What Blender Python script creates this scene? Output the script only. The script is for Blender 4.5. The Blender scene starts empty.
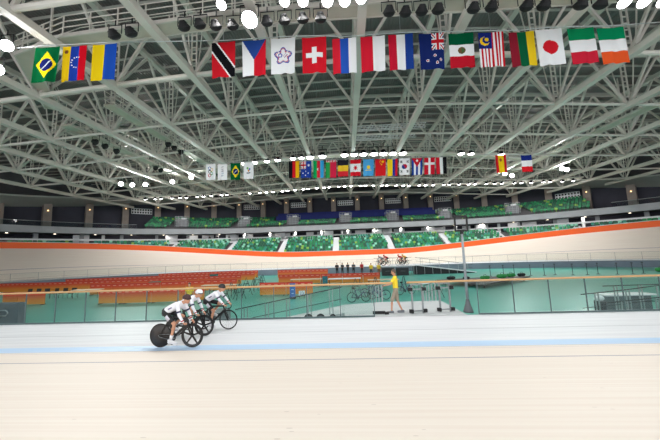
import bpy, math, random
from mathutils import Vector as V, Matrix
random.seed(7)
S = bpy.context.scene
COL = S.collection
PI = math.pi

# ------------------------------------------------------------ camera, world, exposure
cd = bpy.data.cameras.new('camera'); cam = bpy.data.objects.new('camera', cd); COL.objects.link(cam)
cd.sensor_width = 36.0
cd.lens = 280.0 / 660.0 * 36.0
cd.clip_end = 400
cam.matrix_world = (Matrix.Translation((0, 0, 2.6)) @ Matrix.Rotation(math.radians(3.2), 4, 'Z')
                    @ Matrix.Rotation(math.radians(90 + 6.3), 4, 'X') @ Matrix.Rotation(math.radians(-2.0), 4, 'Z'))
S.camera = cam
W = bpy.data.worlds.new('world'); S.world = W; W.use_nodes = True
W.node_tree.nodes['Background'].inputs[0].default_value = (0.93, 0.97, 1.0, 1)
W.node_tree.nodes['Background'].inputs[1].default_value = 1.5
S.view_settings.view_transform = 'Standard'
S.view_settings.look = 'None'
S.view_settings.exposure = 0.55
S.view_settings.gamma = 1.0
S.view_settings.use_curve_mapping = False
LAMP_POWER = 2600.0
NEAR_K, HOME_K, MID_K, FAR_K, SIDE_K = .33, .18, .55, .15, 1.1   # share of that power per row

# ------------------------------------------------------------ materials
def lin(h):
    h = h.lstrip('#')
    c = [int(h[i:i + 2], 16) / 255 for i in (0, 2, 4)]
    return tuple(x / 12.92 if x < .04045 else ((x + .055) / 1.055) ** 2.4 for x in c)
MATS = {}
def mat(name, hexcol, rough=.6, metal=0.0, vary=0.0, scale=3.0, coat=0.0, spec=.5):
    if name in MATS: return MATS[name]
    m = bpy.data.materials.new(name); m.use_nodes = True
    nt = m.node_tree; b = nt.nodes['Principled BSDF']
    c = lin(hexcol)
    b.inputs['Base Color'].default_value = (*c, 1)
    b.inputs['Roughness'].default_value = rough
    b.inputs['Metallic'].default_value = metal
    b.inputs['Specular IOR Level'].default_value = spec
    b.inputs['Coat Weight'].default_value = coat
    if vary > 0:
        tc = nt.nodes.new('ShaderNodeTexCoord'); n = nt.nodes.new('ShaderNodeTexNoise')
        n.inputs['Scale'].default_value = scale; n.inputs['Detail'].default_value = 4
        r = nt.nodes.new('ShaderNodeValToRGB')
        r.color_ramp.elements[0].position = .3; r.color_ramp.elements[1].position = .7
        r.color_ramp.elements[0].color = (*[x * (1 - vary) for x in c], 1)
        r.color_ramp.elements[1].color = (*[min(1, x * (1 + vary)) for x in c], 1)
        nt.links.new(tc.outputs['Object'], n.inputs['Vector'])
        nt.links.new(n.outputs['Fac'], r.inputs['Fac'])
        nt.links.new(r.outputs['Color'], b.inputs['Base Color'])
    MATS[name] = m
    return m
def emit(name, hexcol, strength):
    if name in MATS: return MATS[name]
    m = bpy.data.materials.new(name); m.use_nodes = True
    b = m.node_tree.nodes['Principled BSDF']
    b.inputs['Base Color'].default_value = (*lin(hexcol), 1)
    b.inputs['Emission Color'].default_value = (*lin(hexcol), 1)
    b.inputs['Emission Strength'].default_value = strength
    MATS[name] = m
    return m
def cloth(hexcol):
    k = 'flag cloth ' + hexcol
    if k in MATS: return MATS[k]
    m = bpy.data.materials.new(k); m.use_nodes = True
    nt = m.node_tree; nt.nodes.clear()
    o = nt.nodes.new('ShaderNodeOutputMaterial'); mx = nt.nodes.new('ShaderNodeMixShader')
    d = nt.nodes.new('ShaderNodeBsdfDiffuse'); t = nt.nodes.new('ShaderNodeBsdfTranslucent')
    for s in (d, t): s.inputs['Color'].default_value = (*lin(hexcol), 1)
    mx.inputs[0].default_value = .4
    nt.links.new(d.outputs[0], mx.inputs[1]); nt.links.new(t.outputs[0], mx.inputs[2]); nt.links.new(mx.outputs[0], o.inputs[0])
    MATS[k] = m
    return m
def streaky(name, h0, h1, rough, su=.25, sv=14.0, coat=0.0):
    """long plank streaks that run along the track (UV: u along the lap, v up the bank, in metres)"""
    m = bpy.data.materials.new(name); m.use_nodes = True
    nt = m.node_tree; b = nt.nodes['Principled BSDF']; b.inputs['Roughness'].default_value = rough
    b.inputs['Specular IOR Level'].default_value = .25
    uv = nt.nodes.new('ShaderNodeUVMap'); mp = nt.nodes.new('ShaderNodeMapping')
    mp.inputs['Scale'].default_value = (su, sv, 1)
    n = nt.nodes.new('ShaderNodeTexNoise'); n.inputs['Scale'].default_value = 1.0; n.inputs['Detail'].default_value = 5
    r = nt.nodes.new('ShaderNodeValToRGB')
    r.color_ramp.elements[0].position = .35; r.color_ramp.elements[1].position = .65
    r.color_ramp.elements[0].color = (*lin(h0), 1); r.color_ramp.elements[1].color = (*lin(h1), 1)
    nt.links.new(uv.outputs[0], mp.inputs[0]); nt.links.new(mp.outputs[0], n.inputs['Vector'])
    nt.links.new(n.outputs['Fac'], r.inputs[0])
    # sparse scuff marks
    mp2 = nt.nodes.new('ShaderNodeMapping'); mp2.inputs['Scale'].default_value = (3.0, 9.0, 1)
    v = nt.nodes.new('ShaderNodeTexVoronoi'); v.inputs['Scale'].default_value = 1.0
    mt = nt.nodes.new('ShaderNodeMath'); mt.operation = 'LESS_THAN'; mt.inputs[1].default_value = .07
    n2 = nt.nodes.new('ShaderNodeTexNoise'); n2.inputs['Scale'].default_value = .6
    m2 = nt.nodes.new('ShaderNodeMath'); m2.operation = 'GREATER_THAN'; m2.inputs[1].default_value = .52
    m3 = nt.nodes.new('ShaderNodeMath'); m3.operation = 'MULTIPLY'
    m4 = nt.nodes.new('ShaderNodeMath'); m4.operation = 'MULTIPLY'; m4.inputs[1].default_value = .35
    mx = nt.nodes.new('ShaderNodeMixRGB'); mx.inputs[2].default_value = (*lin('#8f8278'), 1)
    nt.links.new(uv.outputs[0], mp2.inputs[0]); nt.links.new(mp2.outputs[0], v.inputs['Vector'])
    nt.links.new(v.outputs['Distance'], mt.inputs[0]); nt.links.new(uv.outputs[0], n2.inputs['Vector'])
    nt.links.new(n2.outputs['Fac'], m2.inputs[0]); nt.links.new(mt.outputs[0], m3.inputs[0]); nt.links.new(m2.outputs[0], m3.inputs[1])
    nt.links.new(m3.outputs[0], m4.inputs[0]); nt.links.new(m4.outputs[0], mx.inputs[0])
    nt.links.new(r.outputs[0], mx.inputs[1]); nt.links.new(mx.outputs[0], b.inputs['Base Color'])
    MATS[name] = m
    return m
def glassy(name, tint, gloss=.08):
    m = bpy.data.materials.new(name); m.use_nodes = True
    nt = m.node_tree; nt.nodes.clear()
    o = nt.nodes.new('ShaderNodeOutputMaterial'); mx = nt.nodes.new('ShaderNodeMixShader')
    t = nt.nodes.new('ShaderNodeBsdfTransparent'); g = nt.nodes.new('ShaderNodeBsdfGlossy')
    t.inputs[0].default_value = (*lin(tint), 1); g.inputs['Roughness'].default_value = .05
    mx.inputs[0].default_value = gloss
    nt.links.new(t.outputs[0], mx.inputs[1]); nt.links.new(g.outputs[0], mx.inputs[2]); nt.links.new(mx.outputs[0], o.inputs[0])
    MATS[name] = m
    return m

TRACK = streaky('pale pine track boards', '#e5dace', '#ebe3d8', .55)
SAFE = streaky('white painted safety zone', '#d6d8dc', '#e0e2e5', .5, .3, 6)
BLUE = mat('pale blue cote band', '#b9d4ee', .5)
LINE_DK = mat('grey measuring line', '#8b8790', .6)
LINE_RD = mat('faint sprint line', '#b5a9a4', .6)
LINE_BL = mat('dusky stayers line', '#76738f', .6)
SEAM = mat('safety zone seam', '#b4b6ba', .6)
TEAL = mat('teal infield floor paint', '#47a294', .35, vary=.06, scale=.25)
GREYWALL = mat('slate grey retaining wall', '#717c8a', .6, vary=.1, scale=.6)
ORANGE = mat('orange balustrade board', '#f0601a', .5)
CONC = mat('grey concrete', '#a3a6aa', .8, vary=.08, scale=.8)
CONC_D = mat('dark concrete', '#5c5b5e', .85, vary=.1, scale=.8)
COLUMN = mat('brown grey column concrete', '#968a82', .8, vary=.12, scale=1)
NAVYWALL = mat('charcoal wall panel', '#3a3a46', .8, vary=.1, scale=.5)
BLACK = mat('black', '#0d0d0f', .6)
WHITE = mat('white paint', '#e6e7ea', .5)
STEEL = mat('painted roof steel', '#cfcac2', .45, vary=.05, scale=.5)
STEEL2 = mat('painted roof tube', '#d9d4cc', .4)
PURLIN = mat('pale purlin steel', '#b9b7b1', .5)
STAIN = mat('brushed stainless steel', '#8f9496', .35, .6)
DKMET = mat('dark grey metal', '#3c4144', .5, .3)
WOOD = mat('varnished pine handrail', '#c2986a', .4)
SOFFIT = mat('light grey soffit', '#b5b7b3', .7, vary=.05, scale=.6)
CATW = mat('beige catwalk soffit', '#c2bcae', .7, vary=.06, scale=1)
GLASS = glassy('clear fence glass', '#eef6f4', .03)
GLASS3 = glassy('thin clear far glass', '#fbfdfc', .012)
GLASS2 = glassy('balcony glass', '#c9d8dc', .03)

def deck_mat():
    m = bpy.data.materials.new('corrugated roof deck'); m.use_nodes = True
    nt = m.node_tree; b = nt.nodes['Principled BSDF']
    b.inputs['Roughness'].default_value = .5
    tc = nt.nodes.new('ShaderNodeTexCoord'); w = nt.nodes.new('ShaderNodeTexWave')
    w.wave_type = 'BANDS'; w.bands_direction = 'X'; w.inputs['Scale'].default_value = 1.3; w.inputs['Distortion'].default_value = 0
    bp = nt.nodes.new('ShaderNodeBump'); bp.inputs['Strength'].default_value = .8; bp.inputs['Distance'].default_value = .05
    b.inputs['Base Color'].default_value = (*lin('#757170'), 1)
    nt.links.new(tc.outputs['Object'], w.inputs['Vector']); nt.links.new(w.outputs['Fac'], bp.inputs['Height']); nt.links.new(bp.outputs[0], b.inputs['Normal'])
    return m
DECK = deck_mat()

# ------------------------------------------------------------ mesh builder
class MB:
    def __init__(s): s.v = []; s.f = []; s.mi = []; s.mats = []; s.uv = None
    def m(s, mt):
        if mt is None: return 0
        if mt not in s.mats: s.mats.append(mt)
        return s.mats.index(mt)
    def add(s, vs, fs, mt=None):
        k = len(s.v); i = s.m(mt); s.v += [tuple(p) for p in vs]
        for f in fs: s.f.append(tuple(a + k for a in f)); s.mi.append(i)
        return s
    def box(s, c, d, mt=None, rz=0, M=None):
        c = V(c); x, y, z = d[0] / 2, d[1] / 2, d[2] / 2
        R = M if M is not None else Matrix.Rotation(rz, 3, 'Z')
        vs = [c + R @ V((a * x, b * y, e * z)) for a in (-1, 1) for b in (-1, 1) for e in (-1, 1)]
        return s.add(vs, [(0, 1, 3, 2), (4, 6, 7, 5), (0, 4, 5, 1), (2, 3, 7, 6), (0, 2, 6, 4), (1, 5, 7, 3)], mt)
    def bar(s, p, q, w, h, mt=None, up=(0, 0, 1)):
        p, q = V(p), V(q); d = (q - p)
        if d.length < 1e-6: return s
        d.normalize(); u = V(up)
        if abs(d.dot(u)) > .98: u = V((1, 0, 0))
        a = d.cross(u).normalized(); b = a.cross(d).normalized()
        vs = [e + a * (i * w / 2) + b * (j * h / 2) for e in (p, q) for i, j in ((-1, -1), (1, -1), (1, 1), (-1, 1))]
        return s.add(vs, [(3, 2, 1, 0), (4, 5, 6, 7), (0, 1, 5, 4), (1, 2, 6, 5), (2, 3, 7, 6), (3, 0, 4, 7)], mt)
    def tube(s, pts, r, n=8, mt=None, closed=False):
        pts = [V(p) for p in pts]; N = len(pts)
        rs = r if isinstance(r, (list, tuple)) else [r] * N
        rings = []; ref = None
        for i, p in enumerate(pts):
            if closed: t = pts[(i + 1) % N] - pts[i - 1]
            else: t = pts[min(i + 1, N - 1)] - pts[max(i - 1, 0)]
            t.normalize()
            if ref is None or abs(ref.dot(t)) > .95: ref = V((0, 0, 1)) if abs(t.z) < .9 else V((1, 0, 0))
            a = (ref - t * ref.dot(t)).normalized(); b = t.cross(a); ref = a
            rings.append([p + (a * math.cos(k * 2 * PI / n) + b * math.sin(k * 2 * PI / n)) * rs[i] for k in range(n)])
        vs = [x for R_ in rings for x in R_]; fs = []
        for i in range(N if closed else N - 1):
            j = (i + 1) % N
            for k in range(n):
                fs.append((i * n + k, i * n + (k + 1) % n, j * n + (k + 1) % n, j * n + k))
        if not closed:
            fs.append(tuple(range(n - 1, -1, -1))); fs.append(tuple((N - 1) * n + k for k in range(n)))
        return s.add(vs, fs, mt)
    def cap(s, p, q, r0, r1, n=10, mt=None):
        """tapered limb with round ends"""
        p, q = V(p), V(q); d = q - p; L = d.length
        d = d / L if L > 1e-6 else V((0, 0, 1))
        pts = []; rs = []
        for a in (-80, -50, -20): pts.append(p + d * (r0 * math.sin(math.radians(a)))); rs.append(r0 * math.cos(math.radians(a)))
        for a in (20, 50, 80): pts.append(q + d * (r1 * math.sin(math.radians(a)))); rs.append(r1 * math.cos(math.radians(a)))
        return s.tube(pts, rs, n, mt)
    def ball(s, c, r, mt=None, n=12, m_=8, R=None):
        c = V(c); rr = V(r) if not isinstance(r, (int, float)) else V((r, r, r)); vs = []; fs = []
        R = R or Matrix.Identity(3)
        for i in range(m_ + 1):
            t = PI * i / m_
            for k in range(n):
                a = 2 * PI * k / n
                vs.append(c + R @ V((rr.x * math.sin(t) * math.cos(a), rr.y * math.sin(t) * math.sin(a), rr.z * math.cos(t))))
        for i in range(m_):
            for k in range(n):
                fs.append((i * n + k, (i + 1) * n + k, (i + 1) * n + (k + 1) % n, i * n + (k + 1) % n))
        return s.add(vs, fs, mt)
    def lathe(s, prof, n=16, mt=None, M=None):
        """prof: (radius, z) pairs, axis z, M: 4x4"""
        M = M or Matrix.Identity(4); vs = []; fs = []
        for r, z in prof:
            for k in range(n):
                a = 2 * PI * k / n; vs.append(M @ V((r * math.cos(a), r * math.sin(a), z)))
        for i in range(len(prof) - 1):
            for k in range(n):
                fs.append((i * n + k, i * n + (k + 1) % n, (i + 1) * n + (k + 1) % n, (i + 1) * n + k))
        return s.add(vs, fs, mt)
    def strip(s, A, B, mt=None):
        """surface between two equal-length polylines"""
        n = len(A); return s.add(list(A) + list(B), [(i, i + 1, n + i + 1, n + i) for i in range(n - 1)], mt)
    def slab(s, A, B, h, mt=None):
        """strip A-B with thickness h downwards"""
        A = [V(p) for p in A]; B = [V(p) for p in B]; d = V((0, 0, h)); n = len(A)
        s.strip(A, B, mt); s.strip([p - d for p in B], [p - d for p in A], mt)
        s.strip([p - d for p in A], A, mt); s.strip(B, [p - d for p in B], mt)
        k = len(s.v)
        return s.add([A[0], B[0], B[0] - d, A[0] - d, A[-1], B[-1], B[-1] - d, A[-1] - d], [(0, 1, 2, 3), (7, 6, 5, 4)], mt)
    def mesh(s, name, mt=None, smooth=False):
        me = bpy.data.meshes.new(name); me.from_pydata(s.v, [], s.f)
        for x in (s.mats or ([mt] if mt else [])): me.materials.append(x)
        if s.mats: me.polygons.foreach_set('material_index', s.mi)
        if smooth: me.polygons.foreach_set('use_smooth', [True] * len(s.f))
        if s.uv:
            l = me.uv_layers.new(name='UVMap')
            for i, lp in enumerate(me.loops): l.data[i].uv = s.uv[lp.vertex_index]
        me.update(); return me
    def build(s, name, mt=None, parent=None, smooth=False, loc=None, rz=0):
        o = bpy.data.objects.new(name, s.mesh(name, mt, smooth)); COL.objects.link(o)
        if parent: o.parent = parent
        if loc: o.location = loc
        if rz: o.rotation_euler = (0, 0, rz)
        return o
def tag(o, label=None, cat=None, group=None, kind=None):
    if label: o['label'] = label
    if cat: o['category'] = cat
    if group: o['group'] = group
    if kind: o['kind'] = kind
    return o
def thing(name, label, cat, loc=(0, 0, 0), rz=0, group=None):
    o = bpy.data.objects.new(name, None); COL.objects.link(o); o.empty_display_size = .2
    o.location = loc; o.rotation_euler = (0, 0, rz)
    return tag(o, label, cat, group)
def struct(o): o['kind'] = 'structure'; return o
KIDS = {}
def dup(root, loc, rz=0, label=None, group=None):
    r = root.copy(); COL.objects.link(r); r.location = loc; r.rotation_euler = (0, 0, rz)
    if label: r['label'] = label
    if group: r['group'] = group
    for ch in [o for o in COL.objects if o.parent == root]:
        c = ch.copy(); COL.objects.link(c); c.parent = r
        for g in [o for o in COL.objects if o.parent == ch]:
            d = g.copy(); COL.objects.link(d); d.parent = c
    return r
ORD = ['first', 'second', 'third', 'fourth', 'fifth', 'sixth', 'seventh', 'eighth', 'ninth', 'tenth', 'eleventh', 'twelfth', 'thirteenth', 'fourteenth', 'fifteenth', 'sixteenth']

# ------------------------------------------------------------ plan curves of the hall
CY = 27.7; S0 = 18.0
def oval(a, b, z=0.0, lo=205.0, hi=-25.0, full=False):
    """stadium with elliptical ends; open over the far side, or closed"""
    def arc(d0, d1, sx, n=56):
        out = []
        for i in range(n + 1):
            t = math.radians(d0 + (d1 - d0) * i / n)
            out.append((sx + a * math.cos(t), CY + b * math.sin(t)))
        return out
    P = []
    if full:
        P += arc(270, 90, -S0)
        P += [(-S0 + 2 * S0 * i / 24, CY + b) for i in range(1, 24)]
        P += arc(90, -90, S0)
        P += [(S0 - 2 * S0 * i / 24, CY - b) for i in range(1, 24)]
    else:
        P += arc(lo, 90, -S0)
        P += [(-S0 + 2 * S0 * i / 24, CY + b) for i in range(1, 24)]
        P += arc(90, hi, S0)
    zf = z if callable(z) else (lambda x: z)
    return [V((x, y, zf(x))) for x, y in P]
def sstep(x, a, b):
    t = max(0, min(1, (x - a) / (b - a))); return t * t * (3 - 2 * t)
def bank(x): return math.radians(13.6 + 28.5 * sstep(abs(x), 8, 50))
def resample(P, step):
    """points every step metres along a polyline with the unit tangent"""
    out = []; acc = 0.0; nxt = step / 2
    for a, b in zip(P[:-1], P[1:]):
        L = (b - a).length
        while nxt <= acc + L:
            t = (nxt - acc) / L; out.append((a.lerp(b, t), (b - a).normalized())); nxt += step
        acc += L
    return out
def archz(x): return 15.0 - (2.3 if x < 0 else 2.6) * (1 - math.exp(-(x / 28.0) ** 2))
def wallz(x): return 16.35 - 3.9 * (min(abs(x), 58) / (56.0 if x < 0 else 51.5)) ** 4

# ------------------------------------------------------------ the track
inner = oval(30.3, 19.85, full=True)
wall_in = oval(27.0, 16.4, full=True)
N = len(inner)
nrm = []
for i in range(N):
    t = (inner[(i + 1) % N] - inner[i - 1]).normalized(); nrm.append(V((-t.y, t.x, 0)))
arcl = [0.0]
for i in range(1, N + 1): arcl.append(arcl[-1] + (inner[i % N] - inner[i - 1]).length)
def track_pt(i, t):
    if t <= 0: return inner[i].lerp(wall_in[i], -t / 3.45)
    al = bank(inner[i].x)
    return inner[i] + nrm[i] * (t * math.cos(al)) + V((0, 0, t * math.sin(al)))
TS = [-3.45, -3.40, -1.62, -1.58, -.42, 0, .06, .11, .48, .52, 1.3, 2.30, 2.37, 3.0, 4.0, 5.0, 6.0, 7.0]
TM = [SEAM, SAFE, SEAM, SAFE, BLUE, TRACK, LINE_DK, TRACK, LINE_RD, TRACK, TRACK, LINE_BL, TRACK, TRACK, TRACK, TRACK, TRACK]
def make_track():
    b = MB(); b.uv = []
    for i in range(N + 1):
        for t in TS: b.v.append(tuple(track_pt(i % N, t))); b.uv.append((arcl[i], t))
    k = len(TS)
    for i in range(N):
        for j in range(k - 1):
            b.f.append((i * k + j, i * k + k + j, i * k + k + j + 1, i * k + j + 1)); b.mi.append(b.m(TM[j]))
    return struct(b.build('velodrome_track', smooth=True))
make_track()
outer = [track_pt(i, 7.0) for i in range(N)]
# far half of the track's rim, left tip to right tip
far_idx = [i for i in range(N) if inner[i].y > CY - 9]
rim = [outer[i] for i in far_idx]
far_n = [nrm[i] for i in far_idx]
def make_balustrade():
    b = MB(); d = V((0, 0, .92))
    A = [p + d for p in rim]; B = [p + d + n * .12 for p, n in zip(rim, far_n)]
    b.slab(A, B, 1.0, ORANGE)
    o = struct(b.build('track_balustrade'))
    r = MB(); r.tube([p + V((0, 0, .98)) + n * .06 for p, n in zip(rim, far_n)], .035, 6, WHITE); r.build('rail_cap', parent=o)
make_balustrade()
def make_floor():
    b = MB(); P = [p - V((0, 0, .9)) for p in wall_in]; b.add(P, [tuple(range(len(P)))[::-1]], TEAL)
    struct(b.build('floor'))
    w = MB(); Q = wall_in + [wall_in[0]]
    w.strip([p - V((0, 0, .9)) for p in Q], Q, GREYWALL)
    struct(w.build('wall_infield'))
make_floor()
# ground under everything, so nothing is open below the stands
g = MB(); g.box((0, 40, -1.3), (190, 130, .6), CONC_D); struct(g.build('floor_slab'))

# ------------------------------------------------------------ stands and outer wall
lowA = oval(36.6, 28.0, 1.9); lowB = oval(37.4, 35.6, 5.2)
def shell():
    b = MB(); b.strip([p - V((0, 0, 2.5)) for p in lowA], lowA, CONC)
    K = 8
    for k in range(K):
        a = [p.lerp(q, k / K) for p, q in zip(lowA, lowB)]; c = [p.lerp(q, (k + 1) / K) for p, q in zip(lowA, lowB)]
        a2 = [V((p.x, p.y, q.z)) for p, q in zip(a, c)]
        b.strip(a, a2, CONC_D); b.strip(a2, c, CONC_D)
    struct(b.build('lower_stand'))
    c = MB(); A = oval(37.4, 35.6, 5.2); B = oval(42.5, 41.0, 5.2); c.strip(A, B, CONC); struct(c.build('floor_concourse'))
    f = MB()
    f.slab(oval(36, 34, 8.35), oval(36.5, 34.5, 8.35), 1.1, CONC)
    f.slab(oval(36.5, 34.5, 7.6), oval(42.4, 41.5, 7.6), .35, CONC_D)
    struct(f.build('balcony'))
    K = 7; uA = oval(36.5, 34.5, 8.1); uB = oval(40.0, 42.0, 10.8); u = MB()
    sel = [i for i, p in enumerate(uA) if -41 < p.x < 44.5]
    uA2 = [uA[i] for i in sel]; uB2 = [uB[i] for i in sel]
    for k in range(K):
        a = [p.lerp(q, k / K) for p, q in zip(uA2, uB2)]; d = [p.lerp(q, (k + 1) / K) for p, q in zip(uA2, uB2)]
        a2 = [V((p.x, p.y, q.z)) for p, q in zip(a, d)]
        u.strip(a, a2, CONC_D); u.strip(a2, d, CONC_D)
    struct(u.build('upper_stand'))
    w = MB(); w.strip(oval(42, 43, 4.5), oval(42, 43, wallz), NAVYWALL); struct(w.build('wall_back'))
    s_ = MB(); s_.slab(oval(38.0, 39.4, lambda x: wallz(x) + .45), oval(42.4, 43.4, lambda x: wallz(x) + .05), .25, SOFFIT)
    s_.strip(oval(42.3, 43.3, lambda x: wallz(x)), oval(42.3, 43.3, lambda x: wallz(x) + 6.5), CONC_D)
    struct(s_.build('soffit'))
    cw = MB(); cw.strip(oval(41.2, 39.5, 5.2), oval(41.2, 39.5, 7.4), NAVYWALL); struct(cw.build('wall_concourse'))
shell()

# columns with wall lights against the back wall
def columns():
    SC = emit('warm sconce glow', '#ffcf90', 2.2)
    cm = MB(); cm.box((0, 0, 4.3), (1.15, .9, 8.6), COLUMN)
    base = oval(41.2, 42.2, 8.0); z0 = 8.0
    for p, t in resample(base, 6.0):
        h = wallz(p.x) - 8.0 + .3
        ang = math.atan2(t.y, t.x)
        c = MB(); c.box((0, 0, h / 2), (1.15, .9, h), COLUMN)
        o = struct(c.build('column', loc=(p.x, p.y, 8.0), rz=ang))
        l = MB(); l.box((0, -.5, h - 1.5), (.14, .12, .2), SC); l.box((0, -.5, h - 1.75), (.22, .16, .06), DKMET); l.build('wall_light', parent=o)
    # lower columns between concourse and balcony
    for p, t in resample(oval(38.2, 36.5, 5.2), 6.0):
        c = MB(); c.box((0, 0, 1.1), (.55, .55, 2.2), CONC); struct(c.build('concourse_column', loc=p, rz=math.atan2(t.y, t.x)))
    # white concourse walls with dark openings between them
    ceiling_l = emit('downlight glow', '#fff1d8', 3)
    for i, (p, t) in enumerate(resample(oval(40.6, 38.6, 5.2), 3.0)):
        ang = math.atan2(t.y, t.x)
        if i % 3 != 1 and abs(p.x) < 40:
            c = MB(); w = 2.5 if i % 3 == 0 else 1.7
            c.box((0, 0, 1.0), (w, .2, 2.0), WHITE); struct(c.build('wall_kiosk', loc=p, rz=ang))
        if i % 2 == 0:
            d = MB(); d.lathe([(.15, 0), (.17, -.05), (.0, -.06)], 10, ceiling_l)
            o = d.build('downlight', loc=V((p.x, p.y, 7.22)) - V((-t.y, t.x, 0)) * 2.6)
            tag(o, 'small warm round downlight in the ceiling of the concourse', 'ceiling light', 'concourse downlights')
            if abs(p.x) < 46:
                L = bpy.data.lights.new('lamp', 'SPOT'); L.energy = 110; L.spot_size = PI * .8; L.spot_blend = .5; L.shadow_soft_size = .15; L.color = (1, .95, .87)
                lo = bpy.data.objects.new('lamp', L); COL.objects.link(lo); lo.parent = o; lo.location = (0, 0, -.1); lo.rotation_euler = V((-t.y * .7, t.x * .7, -.7)).to_track_quat('-Z', 'Y').to_euler()
    # parapet bands: white ledge behind the lower seats
    b = MB(); b.slab(oval(37.6, 35.95, 6.35), oval(37.8, 36.1, 6.35), .32, WHITE); struct(b.build('concourse_parapet'))
    b = MB(); A = oval(36.05, 34.1, 8.35); B = oval(36.05, 34.1, 9.15)
    L = [i for i, p in enumerate(A) if p.x < -41.5]; Rr = [i for i, p in enumerate(A) if p.x > 45]
    for idx, nm in ((L, 'glass_parapet'), (Rr, 'glass_parapet')):
        g_ = MB(); g_.strip([A[i] for i in idx], [B[i] for i in idx], GLASS2)
        g_.tube([B[i] for i in idx], .04, 6, STAIN); struct(g_.build(nm))
columns()

def windows():
    """white framed strips of small dark panes high on the back wall"""
    pane = mat('dark window pane', '#23252c', .25)
    cols = resample(oval(41.2, 42.2, 8.0), 6.0)
    mids = [((p + q) / 2, (t + u).normalized()) for (p, t), (q, u) in zip(cols[:-1], cols[1:])]
    for n, x0 in enumerate((-47, -22.6, -12.0, 0.0, 12.2, 24.6, 45.0), 1):
        p, t = min(mids, key=lambda m: abs(m[0].x - x0) + (50 if m[0].y < CY + 8 else 0))
        nn = V((-t.y, t.x, 0)); q = p + nn * .55; w = 3.9
        x, y, z = q.x, q.y, wallz(q.x) - 1.75; ang = math.atan2(t.y, t.x)
        f = MB(); f.box((0, 0, 0), (w, .2, 1.25), WHITE)
        o = struct(f.build('window_%d' % n, loc=(x, y, z), rz=ang))
        g = MB()
        for i in range(8):
            for j in range(2):
                g.box((-w / 2 + w * (i + .5) / 8, -.11, -.3 + .6 * j), (w / 8 * .62, .05, .36), pane)
        g.build('pane', parent=o)
windows()

# ------------------------------------------------------------ roof
XK = [1.3 + 5.6 * k for k in range(-8, 9)]
YT = [5.1, 11.2, 17.3, 23.4, 29.5, 35.6, 41.7, 47.8, 53.9, 60.0]
TD = 4.4
def yend(x):
    """how far a longitudinal truss reaches before the rim of the roof"""
    q = max(0, (abs(x) - S0) / 35.5)
    return CY + 38.5 * math.sqrt(max(0.02, 1 - q * q))
def roof():
    b = MB(); nx = 48; ys = [-8, 20, 50, 78]
    P = [[V((-62 + 124 * i / nx, y, archz(-62 + 124 * i / nx) + TD + .9)) for i in range(nx + 1)] for y in ys]
    for A, B in zip(P[:-1], P[1:]): b.strip(A, B, DECK)
    c = struct(b.build('ceiling'))
    for k in range(46):
        y = 4 + k * 1.55
        p = MB(); p.tube([(x, y, archz(x) + TD + .72) for x in range(-56, 57, 8)], .11, 4, PURLIN); p.build('purlin', parent=c)
    # longitudinal trusses
    for x in XK:
        z = archz(x); ye = yend(x); ys = [y for y in YT if y < ye - 1]
        t = MB(); t.bar((x, 3, z), (x, ye, z), .46, .40, STEEL)
        o = struct(t.build('roof_truss'))
        u = MB(); u.bar((x, 3, z + TD), (x, ye, z + TD), .40, .36, STEEL); u.build('top_chord', parent=o)
        w = MB(); zt = z + TD
        for y0, y1 in zip(ys[:-1], ys[1:]):
            ym = (y0 + y1) / 2
            w.bar((x, y0, z), (x, ym, zt), .16, .16, STEEL2); w.bar((x, ym, zt), (x, y1, z), .16, .16, STEEL2)
        for y in ys:
            for dx in (-.17, .17): w.bar((x + dx, y, z), (x + dx, y, zt), .07, .09, STEEL2)
            for r in range(9): w.bar((x - .17, y, z + .3 + r * .45), (x + .17, y, z + .3 + r * .45), .05, .07, STEEL2)
            # laced hangers beside the node
            for dy in (-.35, .35): w.bar((x, y + dy, z), (x, y + dy * 3, zt), .06, .06, STEEL2)
        w.build('web', parent=o)
    # transverse trusses
    for y in YT:
        xs = [x for x in XK if yend(x) > y + 1]
        t = MB(); t.tube([(x, y, archz(x) + .1) for x in xs], .15 if y < 20 else .12, 8, STEEL2)
        o = struct(t.build('cross_truss'))
        u = MB(); u.tube([(x, y, archz(x) + TD) for x in xs], .13, 6, STEEL); u.build('top_chord', parent=o)
        w = MB()
        for x0, x1 in zip(xs[:-1], xs[1:]):
            xm = (x0 + x1) / 2; zt = archz(xm) + TD
            w.bar((x0, y, archz(x0)), (xm, y, zt), .17, .17, STEEL2); w.bar((x1, y, archz(x1)), (xm, y, zt), .17, .17, STEEL2)
        w.build('web', parent=o)
roof()

def catwalk(pts, width, label_side=1):
    pts = [V(p) for p in pts]
    A = []; B = []
    for i, p in enumerate(pts):
        t = (pts[min(i + 1, len(pts) - 1)] - pts[max(0, i - 1)]).normalized(); n = V((-t.y, t.x, 0)).normalized()
        A.append(p - n * width / 2); B.append(p + n * width / 2)
    b = MB(); b.slab(A, B, .14, CATW)
    for e in (A, B):
        for p, q in zip(e[:-1], e[1:]): b.bar(p - V((0, 0, .1)), q - V((0, 0, .06)), .08, .2, STEEL)
    o = struct(b.build('catwalk'))
    r = MB()
    for e in (A, B):
        for h in (.4, .75, 1.1): r.tube([p + V((0, 0, h)) for p in e], .03, 5, STEEL2)
        for p, t in resample(e, 1.6): r.bar(p, p + V((0, 0, 1.1)), .05, .05, STEEL2)
    for p, t in resample(pts, 5.6): r.bar(p + V((0, 0, 0)), p + V((0, 0, 4)), .08, .08, STEEL2)
    r.build('railing', parent=o)
    return o
def dz(x, y, o): return (x, y, archz(x) + o)
catwalk([dz(-22.5, 19.5, .55), dz(-18.6, 14.4, .55), dz(-15, 13.7, .5), dz(-5, 13.5, .4), dz(5, 13.6, .3), dz(15, 13.9, .9), dz(27, 14.2, 1.6)], .85)
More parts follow.
